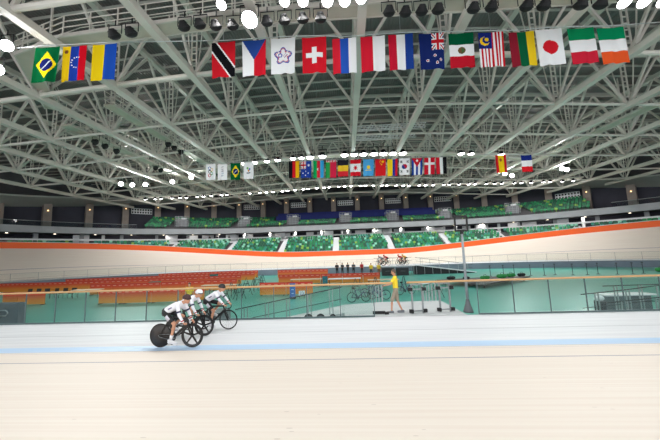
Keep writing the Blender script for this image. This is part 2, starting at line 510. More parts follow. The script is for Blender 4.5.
catwalk([dz(-20, 36, .0), dz(-8, 35.2, .0), dz(2, 35.2, 0), dz(14, 35.5, 0), dz(24, 37, 0)], 1.0)
catwalk([dz(-36, 46, .1), dz(-22, 50.5, .1), dz(-4, 52.6, .1), dz(12, 52.6, .1), dz(26, 50.5, .1), dz(38, 46, .1)], 1.0)
catwalk([dz(-24, 22, .6), dz(-24, 48, .6)], 1.0)
catwalk([dz(26.5, 24, .6), dz(26.5, 50, .6)], 1.0)
catwalk([dz(-18.3, 20, .6), dz(-18.3, 44, .6)], .9)

def lighting_trusses():
    for y, x0, x1 in ((29.4, 1.0, 9.0), (32.0, .8, 8.6)):
        t = MB(); z = 15.5
        for dy in (-.2, .2):
            for h in (0, .4): t.bar((x0, y + dy, z + h), (x1, y + dy, z + h), .06, .06, WHITE)
        n = int((x1 - x0) / .4)
        for i in range(n):
            xa = x0 + (x1 - x0) * i / n; xb = x0 + (x1 - x0) * (i + 1) / n
            for dy in (-.2, .2): t.bar((xa, y + dy, z), (xb, y + dy, z + .4), .04, .04, WHITE)
        o = t.build('lighting_truss')
        tag(o, 'nearer white lattice lighting truss hung under the roof' if y < 30 else 'farther white lattice lighting truss hung under the roof', 'truss')
        h = MB()
        for xx in (x0 + .5, x1 - .5): h.tube([(xx, y, z + .4), (xx, y, z + 4.0)], .02, 5)
        h.build('hanger', STAIN, o)
lighting_trusses()

# ------------------------------------------------------------ floodlights
LAMP_ON = emit('lit lamp lens', '#ffffff', 14)
LAMP_OFF = mat('unlit dark lens', '#101114', .7)
LAMP_BODY = mat('black lamp housing', '#121316', .7)
def flood_parts(on):
    body = MB(); body.lathe([(0.02, .34), (.14, .33), (.2, .2), (.3, .05), (.33, 0), (.3, 0), (.29, .03)], 14, LAMP_BODY)
    for k in range(4): body.box((0, 0, .22 + .03 * k), (.36 - .05 * k, .36 - .05 * k, .012), LAMP_BODY)
    lens = MB(); lens.lathe([(.3, .012), (.27, -.07), (.2, -.13), (.1, -.165), (0.001, -.175)], 14, LAMP_ON if on else LAMP_OFF)
    yoke = MB(); yoke.tube([(-.36, 0, .12), (-.36, 0, .62), (.36, 0, .62), (.36, 0, .12)], .025, 6, LAMP_BODY)
    yoke.tube([(0, 0, .62), (0, 0, .9)], .03, 6, LAMP_BODY)
    return body.mesh('housing'), lens.mesh('lens', smooth=True), yoke.mesh('yoke')
FLOOD = {True: flood_parts(True), False: flood_parts(False)}
def floodlight(x, y, z, aim, on, label, group, power=0, spot=PI * .85, size=1.0):
    o = thing('floodlight', label, 'light', (x, y, z), 0, group)
    d = (V(aim) - V((x, y, z))).normalized()
    q = (-d).to_track_quat('Z', 'Y')
    for nm, me in zip(('housing', 'lens', 'yoke'), FLOOD[on]):
        c = bpy.data.objects.new(nm, me); COL.objects.link(c); c.parent = o; c.scale = (size,) * 3
        if nm != 'yoke': c.rotation_euler = q.to_euler()
    if power:
        L = bpy.data.lights.new('lamp', 'SPOT'); L.energy = power; L.spot_size = spot; L.spot_blend = .6; L.shadow_soft_size = .35; L.color = (1, .985, .96)
        lo = bpy.data.objects.new('lamp', L); COL.objects.link(lo); lo.parent = o
        lo.location = d * .06; lo.rotation_euler = q.to_euler()
    return o
def lamps():
    P = LAMP_POWER
    # near catwalk: dark lamps and lit ones
    for x, z in ((-11.8, 14.4), (-10.88, 14.45), (-8.0, 14.55), (-7.15, 14.6), (-6.3, 14.45), (-5.4, 14.4), (-3.6, 14.45), (-2.7, 14.45), (-1.75, 14.45), (-.85, 14.4), (2.6, 14.45), (3.4, 14.35), (4.2, 14.35), (5.0, 14.35), (6.7, 14.25), (7.56, 14.25), (9.2, 14.15), (10.0, 14.1), (11.7, 14.0), (12.6, 13.95)):
        floodlight(x, 13.0, z - .1, (x * .8, 22, 2), False, 'unlit black floodlight hanging from the near catwalk', 'unlit floodlights on the near catwalk')
    for x, y, dzz, s in ((-5.8, 12.5, 15.1, .8), (-4.36, 12.5, 14.15, 1.3), (-2.58, 12.5, 15.0, .85), (-1.67, 12.5, 14.92, .85), (-.45, 12.5, 14.8, .9), (.4, 12.5, 14.75, .9), (1.2, 12.5, 14.8, .85), (13.2, 12.5, 13.5, .9), (14.05, 12.5, 13.45, .9), (14.9, 12.5, 13.4, .9)):
        floodlight(x, y, dzz, (x, 6, 2), True, 'brightly lit floodlight hanging from the near catwalk', 'lit floodlights on the near catwalk', P * NEAR_K, size=s)
    # left gallery
    for y, x, dzz in ((12.6, -17.4, 13.9), (12.6, -17.8, 12.6)):
        floodlight(x, y, dzz, (2, 14, 0), True, 'lit floodlight where the near catwalk turns away on the left', 'lit floodlights at the bend of the catwalk', P * NEAR_K)
    for x, y in ((-23.6, 24.5), (-23.6, 25.6), (-23.6, 27), (-18, 27), (-18, 28), (-18, 29.2), (-23.6, 33), (-23.6, 34)):
        floodlight(x, y, archz(x) - .1, (0, 26, 0), False, 'unlit black floodlight under a side catwalk', 'unlit floodlights on the side catwalks')
    # far gallery, row of large lamps
    for x in (-12.8, -11.4, -9.8, -8.4, -6.4, -5.3, -4.2, -2.6, 0.2, 1.4, 2.6, 3.9, 5.1, 6.3, 7.5, 14.6, 15.8, 19.4):
        floodlight(x, 34.5, archz(x) - .35, (x * 1.1, 36, 0), True, 'bright floodlight in the row on the catwalk above the far flags', 'lit floodlights on the middle catwalk', P * MID_K, size=1.15 if abs(x - 2) > 6.6 else 1.5)
    for k in range(54):
        x = -35 + k * 1.35 + .25 * math.sin(k * 2.3)
        y = 52.0 if abs(x) < 12 else 52.0 - (abs(x) - 12) * .235
        if -21 < x < -18.5: continue
        floodlight(x, y, archz(x) - .35, (x * 1.1, 54, 2), True, 'small bright floodlight in the long row on the farthest catwalk', 'lit floodlights on the farthest catwalk', P * FAR_K, size=.9)
    for x, y in ((-31.5, 37), (-30.6, 38), (-29, 38.5), (-25, 38.6), (-21.6, 37.6), (30.5, 40), (31.4, 40.4), (26, 44), (24.4, 43)):
        floodlight(x, y, archz(x) - .3, (x * .3, 24, 0), True, 'lit floodlight on the outer bend of the roof galleries', 'lit floodlights on the outer bends', P * SIDE_K)
    # out-of-view lamps added above the near straight to even out the light
    for x in (-24, -16, -8, 0, 8, 16, 24):
        floodlight(x, 4.0, archz(x) - .4, (x * .9, 14, 0), True, 'added out-of-view fill floodlight above the home straight', 'added fill floodlights above the home straight', P * HOME_K)
lamps()

# ------------------------------------------------------------ flags
R_, Wt, Bl, Gn, Ye, Bk = '#c8202c', '#eeeef2', '#1f4fb0', '#0c7a3e', '#f0c61c', '#17171b'
NV = '#1c2a66'
def vstripes(*c): return lambda u, v: c[min(len(c) - 1, int(u * len(c)))]
def hstripes(*c): return lambda u, v: c[min(len(c) - 1, int(v * len(c)))]
def dist(u, v, a, b, asp=1.5): return math.hypot(u - a, (v - b) * asp)
def brazil(u, v):
    if dist(u, v, .5, .5) < .27: return '#1b2160' if abs((v - .5) * 1.45 + (u - .5) * .9 - .02) > .03 else '#cdd3e4'
    if abs(u - .5) / .42 + abs(v - .5) / .39 < 1: return '#f2d21a'
    return '#0a5a33'
def venezuela(u, v):
    c = Ye if u < .36 else ('#2342a8' if u < .69 else '#cc1526')
    if u < .36: return '#7a4a30' if dist(u, v, .17, .15) < .085 else c
    for k in range(8):
        t = math.radians(-75 - k * 30 + 15)
        if dist(u, v, .6 + .2 * math.cos(t), .47 + .15 * math.sin(t)) < .03: return Wt
    return c
def trinidad(u, v):
    d = (v - .5) * 1.0 - (u - .5) * .95
    return Bk if abs(d) < .19 else (Wt if abs(d) < .255 else R_)
def czech(u, v):
    if v < .55 * (1 - abs(u - .5) * 2): return '#2c4a96'
    return Wt if u < .5 else '#cf2030'
def taipei(u, v):
    r = dist(u, v, .5, .5); a = math.atan2((v - .5) * 1.45, u - .5)
    R0 = .30 + .06 * math.cos(5 * a + PI / 2)
    if abs(r - R0) < .028: return '#4a57a8'
    if abs(r - R0 + .05) < .018: return '#c8606c'
    if r < R0 - .07:
        if abs(dist(u, v, .38, .48) - .07) < .022: return '#3c56b4'
        if dist(u, v, .6, .5) < .1 and int(u * 26 + v * 40) % 3 == 0: return '#a06a9a'
    return Wt
def swiss(u, v):
    a, b = abs(u - .5), abs(v - .5) * 1.45
    return Wt if (a < .1 and b < .34) or (b < .1 and a < .34) else '#d2212f'
def union_jack(u, v):
    a, b = abs(u - .5), abs(v - .5)
    if a < .1 or b < .1: return R_
    if a < .18 or b < .18: return Wt
    d = abs(a - b)
    return R_ if d < .06 else (Wt if d < .16 else NV)
def nz(u, v):
    if u > .5 and v < .46: return union_jack((u - .5) * 2, v / .46)
    for a, b in ((.32, .75), (.62, .62), (.85, .74), (.7, .83)):
        r = dist(u, v, a, b)
        if r < .035: return R_
        if r < .06: return Wt
    return NV
def mexico(u, v):
    r = dist(u, v, .5, .5)
    if r < .15: return '#6d5236' if r > .1 or u < .5 else '#47683f'
    return '#0b5b3c' if v < .33 else (Wt if v < .67 else '#c01f30')
def malaysia(u, v):
    if u < .52 and v < .47:
        r1, r2 = dist(u, v, .24, .25), dist(u, v, .3, .22)
        if r1 < .19 and r2 > .15: return Ye
        if dist(u, v, .33, .2) < .08: return Ye
        return '#1e2a78'
    return R_ if int(u * 14) % 2 else Wt
def japan(u, v): return '#d0222f' if dist(u, v, .5, .5) < .29 else Wt
def australia(u, v):
    if u < .5 and v < .45: return union_jack(u * 2, v / .45)
    for a, b, r in ((.75, .25, .1), (.2, .7, .055), (.45, .87, .055), (.72, .72, .055), (.47, .6, .04)):
        if dist(u, v, a, b) < r: return Wt
    return '#26419a'
def azer(u, v):
    if dist(u, v, .5, .5) < .13 and dist(u, v, .54, .5) > .09: return Wt
    return ('#16a05a', '#d72a3c', '#3aa0dc')[min(2, int(u * 3))]
def belarus(u, v): return (Wt if int(u * 16) % 2 else R_) if v < .12 else ('#2b9a50' if u < .4 else '#d4284a')
def canada(u, v):
    r = dist(u, v, .5, .5); a = math.atan2((v - .5) * 1.45, u - .5)
    if r < .17 + .06 * math.cos(7 * a + PI / 2): return '#d4202f'
    return '#d4202f' if v < .25 or v > .75 else Wt
def kazakh(u, v): return '#f0d040' if dist(u, v, .5, .48) < .17 or (abs(u - .5) < .3 and abs(v - .66) < .03) else '#4fa4e0'
def china(u, v):
    if dist(u, v, .72, .16) < .11: return Ye
    for a, b in ((.5, .08), (.44, .16), (.5, .26), (.6, .32)):
        if dist(u, v, a, b) < .04: return Ye
    return '#d8262c'
def colombia(u, v): return '#f4d028' if u < .5 else ('#2b3c9c' if u < .75 else '#cf2438')
def korea(u, v):
    r = dist(u, v, .5, .5)
    if r < .24: return '#cc2438' if (u - .5) > .1 * math.sin((v - .5) * 12) else '#24408c'
    for a, b in ((.2, .22), (.8, .22), (.2, .78), (.8, .78)):
        if abs(u - a) < .12 and abs(v - b) < .075 and int((u + v) * 26) % 3: return '#2a2a30'
    return Wt
def cuba(u, v):
    if v < .5 * (1 - abs(u - .5) * 2) + .02: return Wt if dist(u, v, .5, .15) < .1 else '#cf2233'
    return ('#2446a0', Wt, '#2446a0', Wt, '#2446a0')[min(4, int(u * 5))]
def denmark(u, v): return Wt if abs(u - .5) < .09 or abs(v - .36) < .06 else '#cb2033'
def spain(u, v):
    if dist(u, v, .48, .27) < .13: return '#a8602c'
    return '#cc1f2c' if u < .25 or u > .75 else '#f2cb1e'
def rings(u, v):
    for a, b, c in ((.4, .26, '#2d6ab8'), (.4, .48, '#2b2b30'), (.4, .70, '#c9303c'), (.6, .37, '#e3b23a'), (.6, .59, '#2c9a56')):
        if abs(dist(u, v, a, b) - .135) < .03: return c
    return Wt
def text_emblem(u, v):
    if abs(u - .5) < .12 and .12 < v < .8:
        k = int(v * 22)
        if k % 3 != 2 and (int(u * 30) + k) % 3: return '#3b3d60' if v < .5 else '#8f9bb8'
    return Wt
def games_emblem(u, v):
    if dist(u, v, .4, .36) < .1: return '#6fae5a'
    if dist(u, v, .62, .42) < .1: return '#5a6ec0'
    if dist(u, v, .5, .5) < .09: return '#d08a4a'
    if abs(v - .64) < .025 and abs(u - .5) < .2: return '#6a7080'
    return Wt
def flag(fn, x, y, ztop, w, h, label, group, skew=0.0, res=(40, 60), amp=.06, seed=0, rz=0):
    nu, nv = res; b = MB(); vs = []; fs = []
    rnd = random.Random(seed); p1, p2, k1 = rnd.uniform(0, 6), rnd.uniform(0, 6), rnd.uniform(1.2, 2.2)
    for j in range(nv + 1):
        v = j / nv
        for i in range(nu + 1):
            u = i / nu
            f = amp * (.25 + v) * (math.sin(u * 2 * PI * k1 + p1) + .5 * math.sin(u * 2 * PI * 2.7 + p2 + v * 2))
            vs.append(((u - .5) * w * (1 - .04 * v) + skew * v, f, -v * h + .02 * math.sin(u * PI) * v - .03 * math.sin(u * PI) * (1 - v)))
    for j in range(nv):
        for i in range(nu):
            a = j * (nu + 1) + i
            b_ = (a, a + nu + 1, a + nu + 2, a + 1)
            fs.append((b_, fn((i + .5) / nu, (j + .5) / nv)))
    b.v = vs
    for q, c in fs: b.f.append(q); b.mi.append(b.m(cloth(c)))
    o = b.build('flag', smooth=True, loc=(x, y, ztop), rz=rz)
    return tag(o, label, 'flag', group)
HW = ' hanging under the roof in the near row'
HF = ' hanging in the far row over the infield'
NEAR = [(48, brazil, 'green flag with yellow diamond and blue disc, leftmost of the near row', -.25), (74, venezuela, 'yellow, blue and red flag with an arc of stars and an emblem, near row', -.15), (105, vstripes('#f2cf1c', '#2350b4'), 'half yellow half blue flag in the near row', -.15),
        (223, trinidad, 'red flag with black diagonal edged in white, near row', 0), (254, czech, 'white and red flag with blue triangle at its top, near row', 0), (283, taipei, 'white flag with plum blossom outline, near row', 0), (314, swiss, 'red flag with white cross in its middle, near row', 0), (344, vstripes('#d8283a', '#2c56b8', Wt), 'red, blue and white upright striped flag, near row', .05), (372.5, vstripes('#cf2336', Wt), 'half red half white flag in the near row', .05), (400.5, vstripes('#c21f36', Wt, '#22408f'), 'red, white and navy upright striped flag, near row', .05), (431, nz, 'navy flag with small union jack and red stars, near row', .08), (460.5, mexico, 'green, white and red flag with eagle emblem, near row', .1), (490.5, malaysia, 'red and white striped flag with crescent on blue, near row', .1), (521, vstripes('#8d2434', '#14603e', '#efc928'), 'maroon, green and yellow upright striped flag, near row', .14), (548, japan, 'white flag with red disc, near row', .14), (580, hstripes('#128a58', Wt, '#c8283c'), 'green, white and red flag without emblem, near row', .18), (610, hstripes('#0f8a5c', Wt, '#e0582c'), 'green, white and orange flag, rightmost of the near row', .2)]
FAR = [(210.5, rings, 'white flag with five interlaced rings in the far row', 0), (222.5, text_emblem, 'white flag with upright dark lettering in the far row', 0), (235.5, brazil, 'green flag with yellow diamond and blue disc in the far row', 0), (248.5, games_emblem, 'white flag with small coloured games emblem in the far row', 0),
       (294, vstripes('#1b1b20', '#d6202c', '#f0b81c'), 'black, red and gold upright striped flag, far row', 0), (306, australia, 'blue flag with union jack and white stars, far row', 0), (318.5, azer, 'green, red and blue striped flag with crescent, far row', 0), (331, belarus, 'green and red flag with patterned top band, far row', 0), (343, hstripes('#2a2a34', '#f4c838', '#d8303c'), 'black, yellow and red level striped flag, far row', 0), (355.5, canada, 'red and white flag with maple leaf, far row', 0), (368.5, kazakh, 'sky blue flag with yellow sun, far row', 0), (380.5, china, 'red flag with yellow stars, far row', 0), (392.5, colombia, 'yellow, blue and red flag with wide yellow stripe, far row', 0), (404.5, korea, 'white flag with red and blue roundel, far row', 0), (417, cuba, 'blue and white striped flag with red triangle, far row', 0), (429.5, denmark, 'red flag with white cross reaching its edges, far row', 0), (441, vstripes('#d02434', Wt, '#1c1c20'), 'red, white and black upright striped flag, far row', .05), (500.5, spain, 'red and yellow upright striped flag with crest, far row', .1), (526, hstripes('#1f2c7c', Wt, '#d8262f'), 'navy, white and red level striped flag, far row', .05)]
NEAR_AT = [(-15.56, 13.02, 14.0, 2.01, -.1), (-14.23, 13.21, 14.11, 2.03, -.02), (-12.68, 13.37, 14.22, 2.1, -.03), (-6.49, 14.3, 14.57, 2.15, 0.02), (-4.76, 14.4, 14.63, 2.18, -0.01), (-3.11, 14.47, 14.67, 2.17, -0.04), (-1.36, 14.6, 14.69, 2.18, -0.03), (0.34, 14.86, 14.7, 2.17, -0.03), (1.96, 14.86, 14.69, 2.16, -0.05), (3.53, 14.84, 14.66, 2.17, -0.05), (5.24, 14.88, 14.61, 2.19, -0.06), (6.9, 14.97, 14.55, 2.1, -0.05), (8.53, 14.97, 14.47, 2.09, -0.05), (10.19, 15.0, 14.38, 2.07, 0), (11.53, 14.85, 14.3, 2.13, 0.02), (13.16, 14.82, 14.19, 2.08, 0.04), (14.68, 14.8, 14.07, 2.09, .06)]
FAR_AT = [(-13.17, 26.33, 1.63, 0.02), (-12.04, 26.52, 1.64, 0.01), (-10.67, 26.43, 1.73, 0.0), (-9.33, 26.34, 1.72, 0), (-4.87, 26.77, 1.73, -0.04), (-3.7, 26.96, 1.73, -0.04), (-2.45, 27.01, 1.78, -0.05), (-1.2, 27.06, 1.83, -0.06), (-0.01, 27.26, 1.69, -0.07), (1.24, 27.31, 1.69, -0.08), (2.54, 27.37, 1.74, -0.09), (3.75, 27.56, 1.75, -0.09), (4.98, 27.77, 1.75, -0.1), (6.15, 27.65, 1.74, -0.11), (7.44, 27.86, 1.75, -0.12), (8.69, 27.91, 1.75, -0.13), (9.84, 27.94, 1.75, -0.06), (15.83, 28.3, 1.85, -0.02), (18.58, 28.74, 1.76, -0.05)]
def flags():
    for k, ((px, fn, lab, sk), (x, y, z, h, sx)) in enumerate(zip(NEAR, NEAR_AT)):
        flag(fn, x, y, z, 1.38, h, lab, 'flags in the near row', sx, seed=k, amp=.03)
    for k, ((px, fn, lab, sk), (x, y, h, sx)) in enumerate(zip(FAR, FAR_AT)):
        flag(fn, x, y, 11.6, 1.06 if k > 3 else 1.0, h, lab, 'flags in the far row', sx, (20, 28), .03, seed=50 + k)
    cable = mat('steel wire', '#b9bcbc', .4, .4)
    for row, P, zof in (('near', NEAR_AT, None), ('far', FAR_AT, 11.6)):
        pts = [V((p[0], p[1], (zof or p[2]) + .09)) for p in P]
        e0, e1 = pts[0] * 1, pts[-1] * 1; e0.x -= 3; e1.x += 3
        b = MB(); b.tube([e0] + pts + [e1], .025, 5, cable)
        o = b.build('flag_cable'); tag(o, 'steel cable that carries the near row of flags' if row == 'near' else 'steel cable that carries the far row of flags', 'cable')
        for p in pts[::3] + [e0, e1]:
            d = MB(); d.tube([p, (p.x, p.y, archz(p.x) + TD)], .014, 4, cable); d.build('dropper', parent=o)
flags()

# ------------------------------------------------------------ spectator seats
SEATC = [mat('seat ' + n, h, .45) for n, h in (('emerald', '#12804e'), ('teal', '#2a9480'), ('deep green', '#0b5a40'), ('lime', '#86b545'), ('pale aqua', '#8fd6bd'), ('mid green', '#1f9257'))]
SEATN = ['emerald green', 'teal', 'deep green', 'lime green', 'pale aqua', 'mid green']
def seat_geo(b, p, t, mt, w=.46):
    """seat facing the track: t is the tangent (to the right as seen from the track)"""
    n = V((-t.y, t.x, 0)); up = V((0, 0, 1))
    R = Matrix((t, n, up)).transposed()
    b.box(p + up * .42 + n * .2, (w, .42, .05), mt, M=R)
    Rb = R @ Matrix.Rotation(-.2, 3, 'X')
    b.box(p + up * .64 + n * .44, (w, .05, .46), mt, M=Rb)
    b.box(p + up * .2 + n * .25, (.08, .2, .4), mt, M=R)
AISLES = [-46.5, -35.5, -24.5, -13.4, -2.2, 8.9, 20.0, 31.0, 42.0]
def seats():
    rnd = random.Random(3); count = 0; tiers = {}
    K = 8; prot = {}
    for k in range(K):
        a = [p.lerp(q, (k + .12) / K) for p, q in zip(lowA, lowB)]
        zt = 1.9 + 3.3 * (k + 1) / K
        for p, t in resample(a, .56):
            gap = 7.6 * max(0, min(1, (p.y - CY - 12) / 12))
            if p.y < CY + 13: continue
            if any(abs(p.x - A - (p.x * .004) * k) < .75 for A in AISLES): continue
            # seats further from the front step are hidden behind the rim on the bends
            q = V((p.x, p.y, zt))
            ci = rnd.choice((0, 1, 1, 5, 2, 2, 0, 5, 4, 2)) if rnd.random() > .05 else 3
            tiers.setdefault('lower', []).append((k, q, t, ci))
    K = 7; uA = oval(36.5, 34.5, 8.1); uB = oval(40.0, 42.0, 10.8)
    sel = [i for i, p in enumerate(uA) if -41 < p.x < 44.5]
    for k in range(K):
        a = [uA[i].lerp(uB[i], (k + .12) / K) for i in sel]; zt = 8.1 + 2.7 * (k + 1) / K
        for p, t in resample(a, .56):
            if any(abs(p.x * (.97 - .004 * k) - A) < 1.5 for A in (-35, -23.6, -12.0, -.6, 10.8, 22.5, 34.5)) and k < 4: continue
            if k >= 3 and -17.6 < p.x < 21.6: continue
            ci = rnd.choice((0, 2, 2, 5, 0, 2)) if rnd.random() > .05 else 3
            tiers.setdefault('upper', []).append((k, V((p.x, p.y, zt)), t, ci))
    low = sorted(tiers['lower'], key=lambda s: (abs(s[1].x - 1) > 24, -s[0], abs(s[1].x)))
    near = [s for s in low if abs(s[1].x - 2) < 27 and s[0] in (4, 5, 6, 7)][:300]
    ids = {id(s) for s in near}
    for i in range(6):
        b = MB(); seat_geo(b, V((0, 0, 0)), V((1, 0, 0)), SEATC[i]); prot[i] = b.mesh('stadium_seat')
    for k, q, t, ci in near:
        o = bpy.data.objects.new('stadium_seat', prot[ci]); COL.objects.link(o)
        o.location = q; o.rotation_euler = (0, 0, math.atan2(t.y, t.x))
        tag(o, SEATN[ci] + ' plastic seat in the back rows of the lower stand', 'seat', SEATN[ci] + ' seats in the lower stand')
    for nm, L, lab in (('lower', tiers['lower'], 'green mosaic of spectator seats filling the lower stand'), ('upper', tiers['upper'], 'green mosaic of spectator seats filling the upper stand')):
        b = MB()
        for s in L:
            if id(s) in ids: continue
            seat_geo(b, s[1], s[2], SEATC[s[3]])
        tag(b.build('stadium_seats'), lab, 'seats', None, 'stuff')
    # aisles of the lower stand
    for A in AISLES:
        best = min(range(len(lowA)), key=lambda i: abs(lowA[i].x - A) + (100 if lowA[i].y < CY else 0))
        p, q = lowA[best], lowB[best]
        if p.y < CY + 12: continue
        p = V((A if abs(A) < 20 else p.x, p.y, p.z)); q = V((A if abs(A) < 20 else q.x, q.y, q.z)); c = MB()
        t = V((1, 0, 0)) if abs(A) < 18 else (lowA[min(best + 1, len(lowA) - 1)] - lowA[best - 1]).normalized()
        for k in range(16):
            r = p.lerp(q, (k + .5) / 16); c.box(r + V((0, 0, .1)), (1.25, .62, .8), WHITE, rz=math.atan2(t.y, t.x))
        struct(c.build('aisle_stairs'))
        k_ = MB(); ang = math.atan2(t.y, t.x); nn = V((-t.y, t.x, 0))
        k_.box((0, 0, 1.0), (2.3, .3, 2.0), WHITE); struct(k_.build('wall_vomitory', loc=q + nn * 1.2 - t * 1.9, rz=ang))
        k_ = MB(); k_.box((0, 0, 1.0), (.5, .3, 2.0), WHITE); struct(k_.build('wall_vomitory', loc=q + nn * 1.2 + t * 1.3, rz=ang))
    # stair enclosures with railings in the upper stand
    for i, A in enumerate((-35, -23.6, -12.0, -.6, 10.8, 22.5, 34.5)):
        j = min(sel, key=lambda i_: abs(uA[i_].x - A)); p = uA[j]; q = uB[j]
        t = (uA[j + 1] - uA[j - 1]).normalized(); R = Matrix((t, V((-t.y, t.x, 0)), V((0, 0, 1)))).transposed()
        c = p.lerp(q, .2)
        bb = MB()
        bb.box(c + R @ V((0, .6, 1.1)), (2.2, 2.4, 1.7), mat('enclosure grey', '#77787d', .7), M=R)
        bb.box(c + R @ V((.3, .0, 1.9)), (1.0, .1, .9), WHITE, M=R); o = struct(bb.build('stair_enclosure'))
        r = MB()
        for h in (.5, .9, 1.3, 1.7, 2.1, 2.5):
            for yy in (-.9, 1.8): r.bar(c + R @ V((-1.3, yy, h)), c + R @ V((1.3, yy, h)), .05, .05, STAIN)
        for xx in (-1.3, -.65, 0, .65, 1.3):
            for yy in (-.9, 1.8): r.bar(c + R @ V((xx, yy, .2)), c + R @ V((xx, yy, 2.5)), .05, .05, STAIN)
        r.build('stair_railing', parent=o)
    # navy cloth over the last rows of the upper stand
    nc = mat('navy seat cover', '#1f2a72', .8, vary=.1, scale=1)
    idx = [i for i in range(len(uA)) if -17 < uA[i].x < 21]
    b = MB()
    for f0, f1, h in ((.46, .70, 1.25), (.70, .93, 1.5)):
        lo = [uA[i].lerp(uB[i], f0) for i in idx]; hi = [uA[i].lerp(uB[i], f1) for i in idx]; up = V((0, 0, h))
        top = [V((p.x, p.y, q.z)) + up for p, q in zip(lo, hi)]
        b.slab(top, [q + up for q in hi], .3, nc); b.slab([p + V((0, -.04, 0)) for p in top], top, 1.0, nc)
    tag(b.build('seat_cover'), 'long navy blue cover over the top rows of the upper stand', 'cover')
seats()

# ------------------------------------------------------------ fence round the infield
FH = 1.27
FPOST = mat('grey green fence metal', '#56696a', .5, .2)
def fence():
    near_i = [i for i in range(N) if wall_in[i].y < CY - 6]
    P = [wall_in[i] + (V((0, 0, 0))) for i in near_i]
    # order left to right along the near side
    P.sort(key=lambda p: math.atan2(p.x, -(p.y - CY - .01)))
    o = thing('glass_fence', 'clear glass fence with pine handrail along the near edge of the infield', 'fence')
    y0 = P[len(P) // 2].y
    for seg in ([p for p in P if p.x < 1.6] + [V((1.72, y0, 0))], [V((2.28, y0, 0))] + [p for p in P if p.x > 2.4]):
        h = MB(); h.tube([p + V((0, 0, FH)) for p in seg], .04, 8, WOOD); h.build('handrail', parent=o, smooth=True)
    PP = [p for p, t in resample(P, 1.32)]
    for a, b in zip(PP[:-1], PP[1:]):
        gap = lambda x: 1.15 < x < 4.35
        if not gap(a.x):
            q = MB(); q.bar(a + V((0, 0, -.1)), a + V((0, 0, FH - .04)), .03, .035, FPOST); q.build('post', parent=o)
        if not gap((a.x + b.x) / 2):
            q = MB(); d = (b - a).normalized()
            q.bar(a + d * .04 + V((0, 0, .64)), b - d * .04 + V((0, 0, .64)), .014, 1.1, GLASS); q.build('glass_panel', parent=o)
            q = MB(); q.bar(a + V((0, 0, .03)), b + V((0, 0, .025)), .06, .055, FPOST); q.build('base_rail', parent=o)
    # far side
    far_i = [i for i in range(N) if wall_in[i].y > CY - 5]
    P = [wall_in[i] for i in far_i]
    P.sort(key=lambda p: math.atan2(p.x, p.y - CY + .01))
    o = thing('glass_fence', 'clear glass fence along the far edge of the infield below the back straight', 'fence')
    h = MB(); h.tube([p + V((0, 0, 1.1)) for p in P], .016, 6, STAIN); h.build('handrail', parent=o, smooth=True)
    PP = [p for p, t in resample(P, 2.5)]
    for k, (a, b) in enumerate(zip(PP[:-1], PP[1:])):
        if k >= 60: break
        q = MB(); q.bar(a, a + V((0, 0, 1.1)), .026, .026, STAIN); q.build('post', parent=o)
        q = MB(); d = (b - a).normalized(); q.bar(a + d * .04 + V((0, 0, .55)), b - d * .04 + V((0, 0, .55)), .012, 1.0, GLASS3); q.build('glass_panel', parent=o)
fence()

# ------------------------------------------------------------ people
SKIN = mat('skin', '#c58f72', .55)
def remeshed(mb, name, m, vox, parent, smooth=4):
    o = mb.build(name, m, parent, smooth=True)
    r = o.modifiers.new('remesh', 'REMESH'); r.mode = 'VOXEL'; r.voxel_size = vox; r.use_smooth_shade = True
    if smooth: s = o.modifiers.new('smooth', 'SMOOTH'); s.iterations = smooth; s.factor = .5
    return o
def hand(b, w, d, side_dir, grip=True, k=1.0):
    """palm and five fingers at wrist w, hand pointing along d, thumb towards side_dir"""
    d = V(d).normalized(); s = V(side_dir); s = (s - d * s.dot(d)).normalized(); n = d.cross(s).normalized()
    for j in (-.028, 0, .028): b.cap(V(w) + s * j * .6, V(w) + d * .085 * k + s * j, .017, .015, 8)
    for i, (o_, L) in enumerate(zip((-.033, -.011, .011, .033), (.055, .07, .075, .068))):
        p0 = V(w) + d * .085 * k + s * o_
        c = .035 if grip else .012
        p1 = p0 + d * L * .45 + n * c * .4; p2 = p1 + d * L * (.1 if grip else .4) + n * c; p3 = p2 + (d * -.02 + n * .006 if grip else d * L * .2 + n * .006)
        b.cap(p0, p1, .0095, .009, 7); b.cap(p1, p2, .009, .0085, 7); b.cap(p2, p3, .0085, .008, 7)
    t0 = V(w) + d * .03 * k + s * .035; t1 = t0 + (d * .6 + s * .7).normalized() * .035; t2 = t1 + (d * .9 + n * .5).normalized() * .03
    b.cap(t0, t1, .013, .011, 7); b.cap(t1, t2, .011, .009, 7)
def head_frame(f, up=(0, 0, 1)):
    f = V(f).normalized(); l = V(up).cross(f).normalized(); u = f.cross(l)
    return Matrix((f, l, u)).transposed()
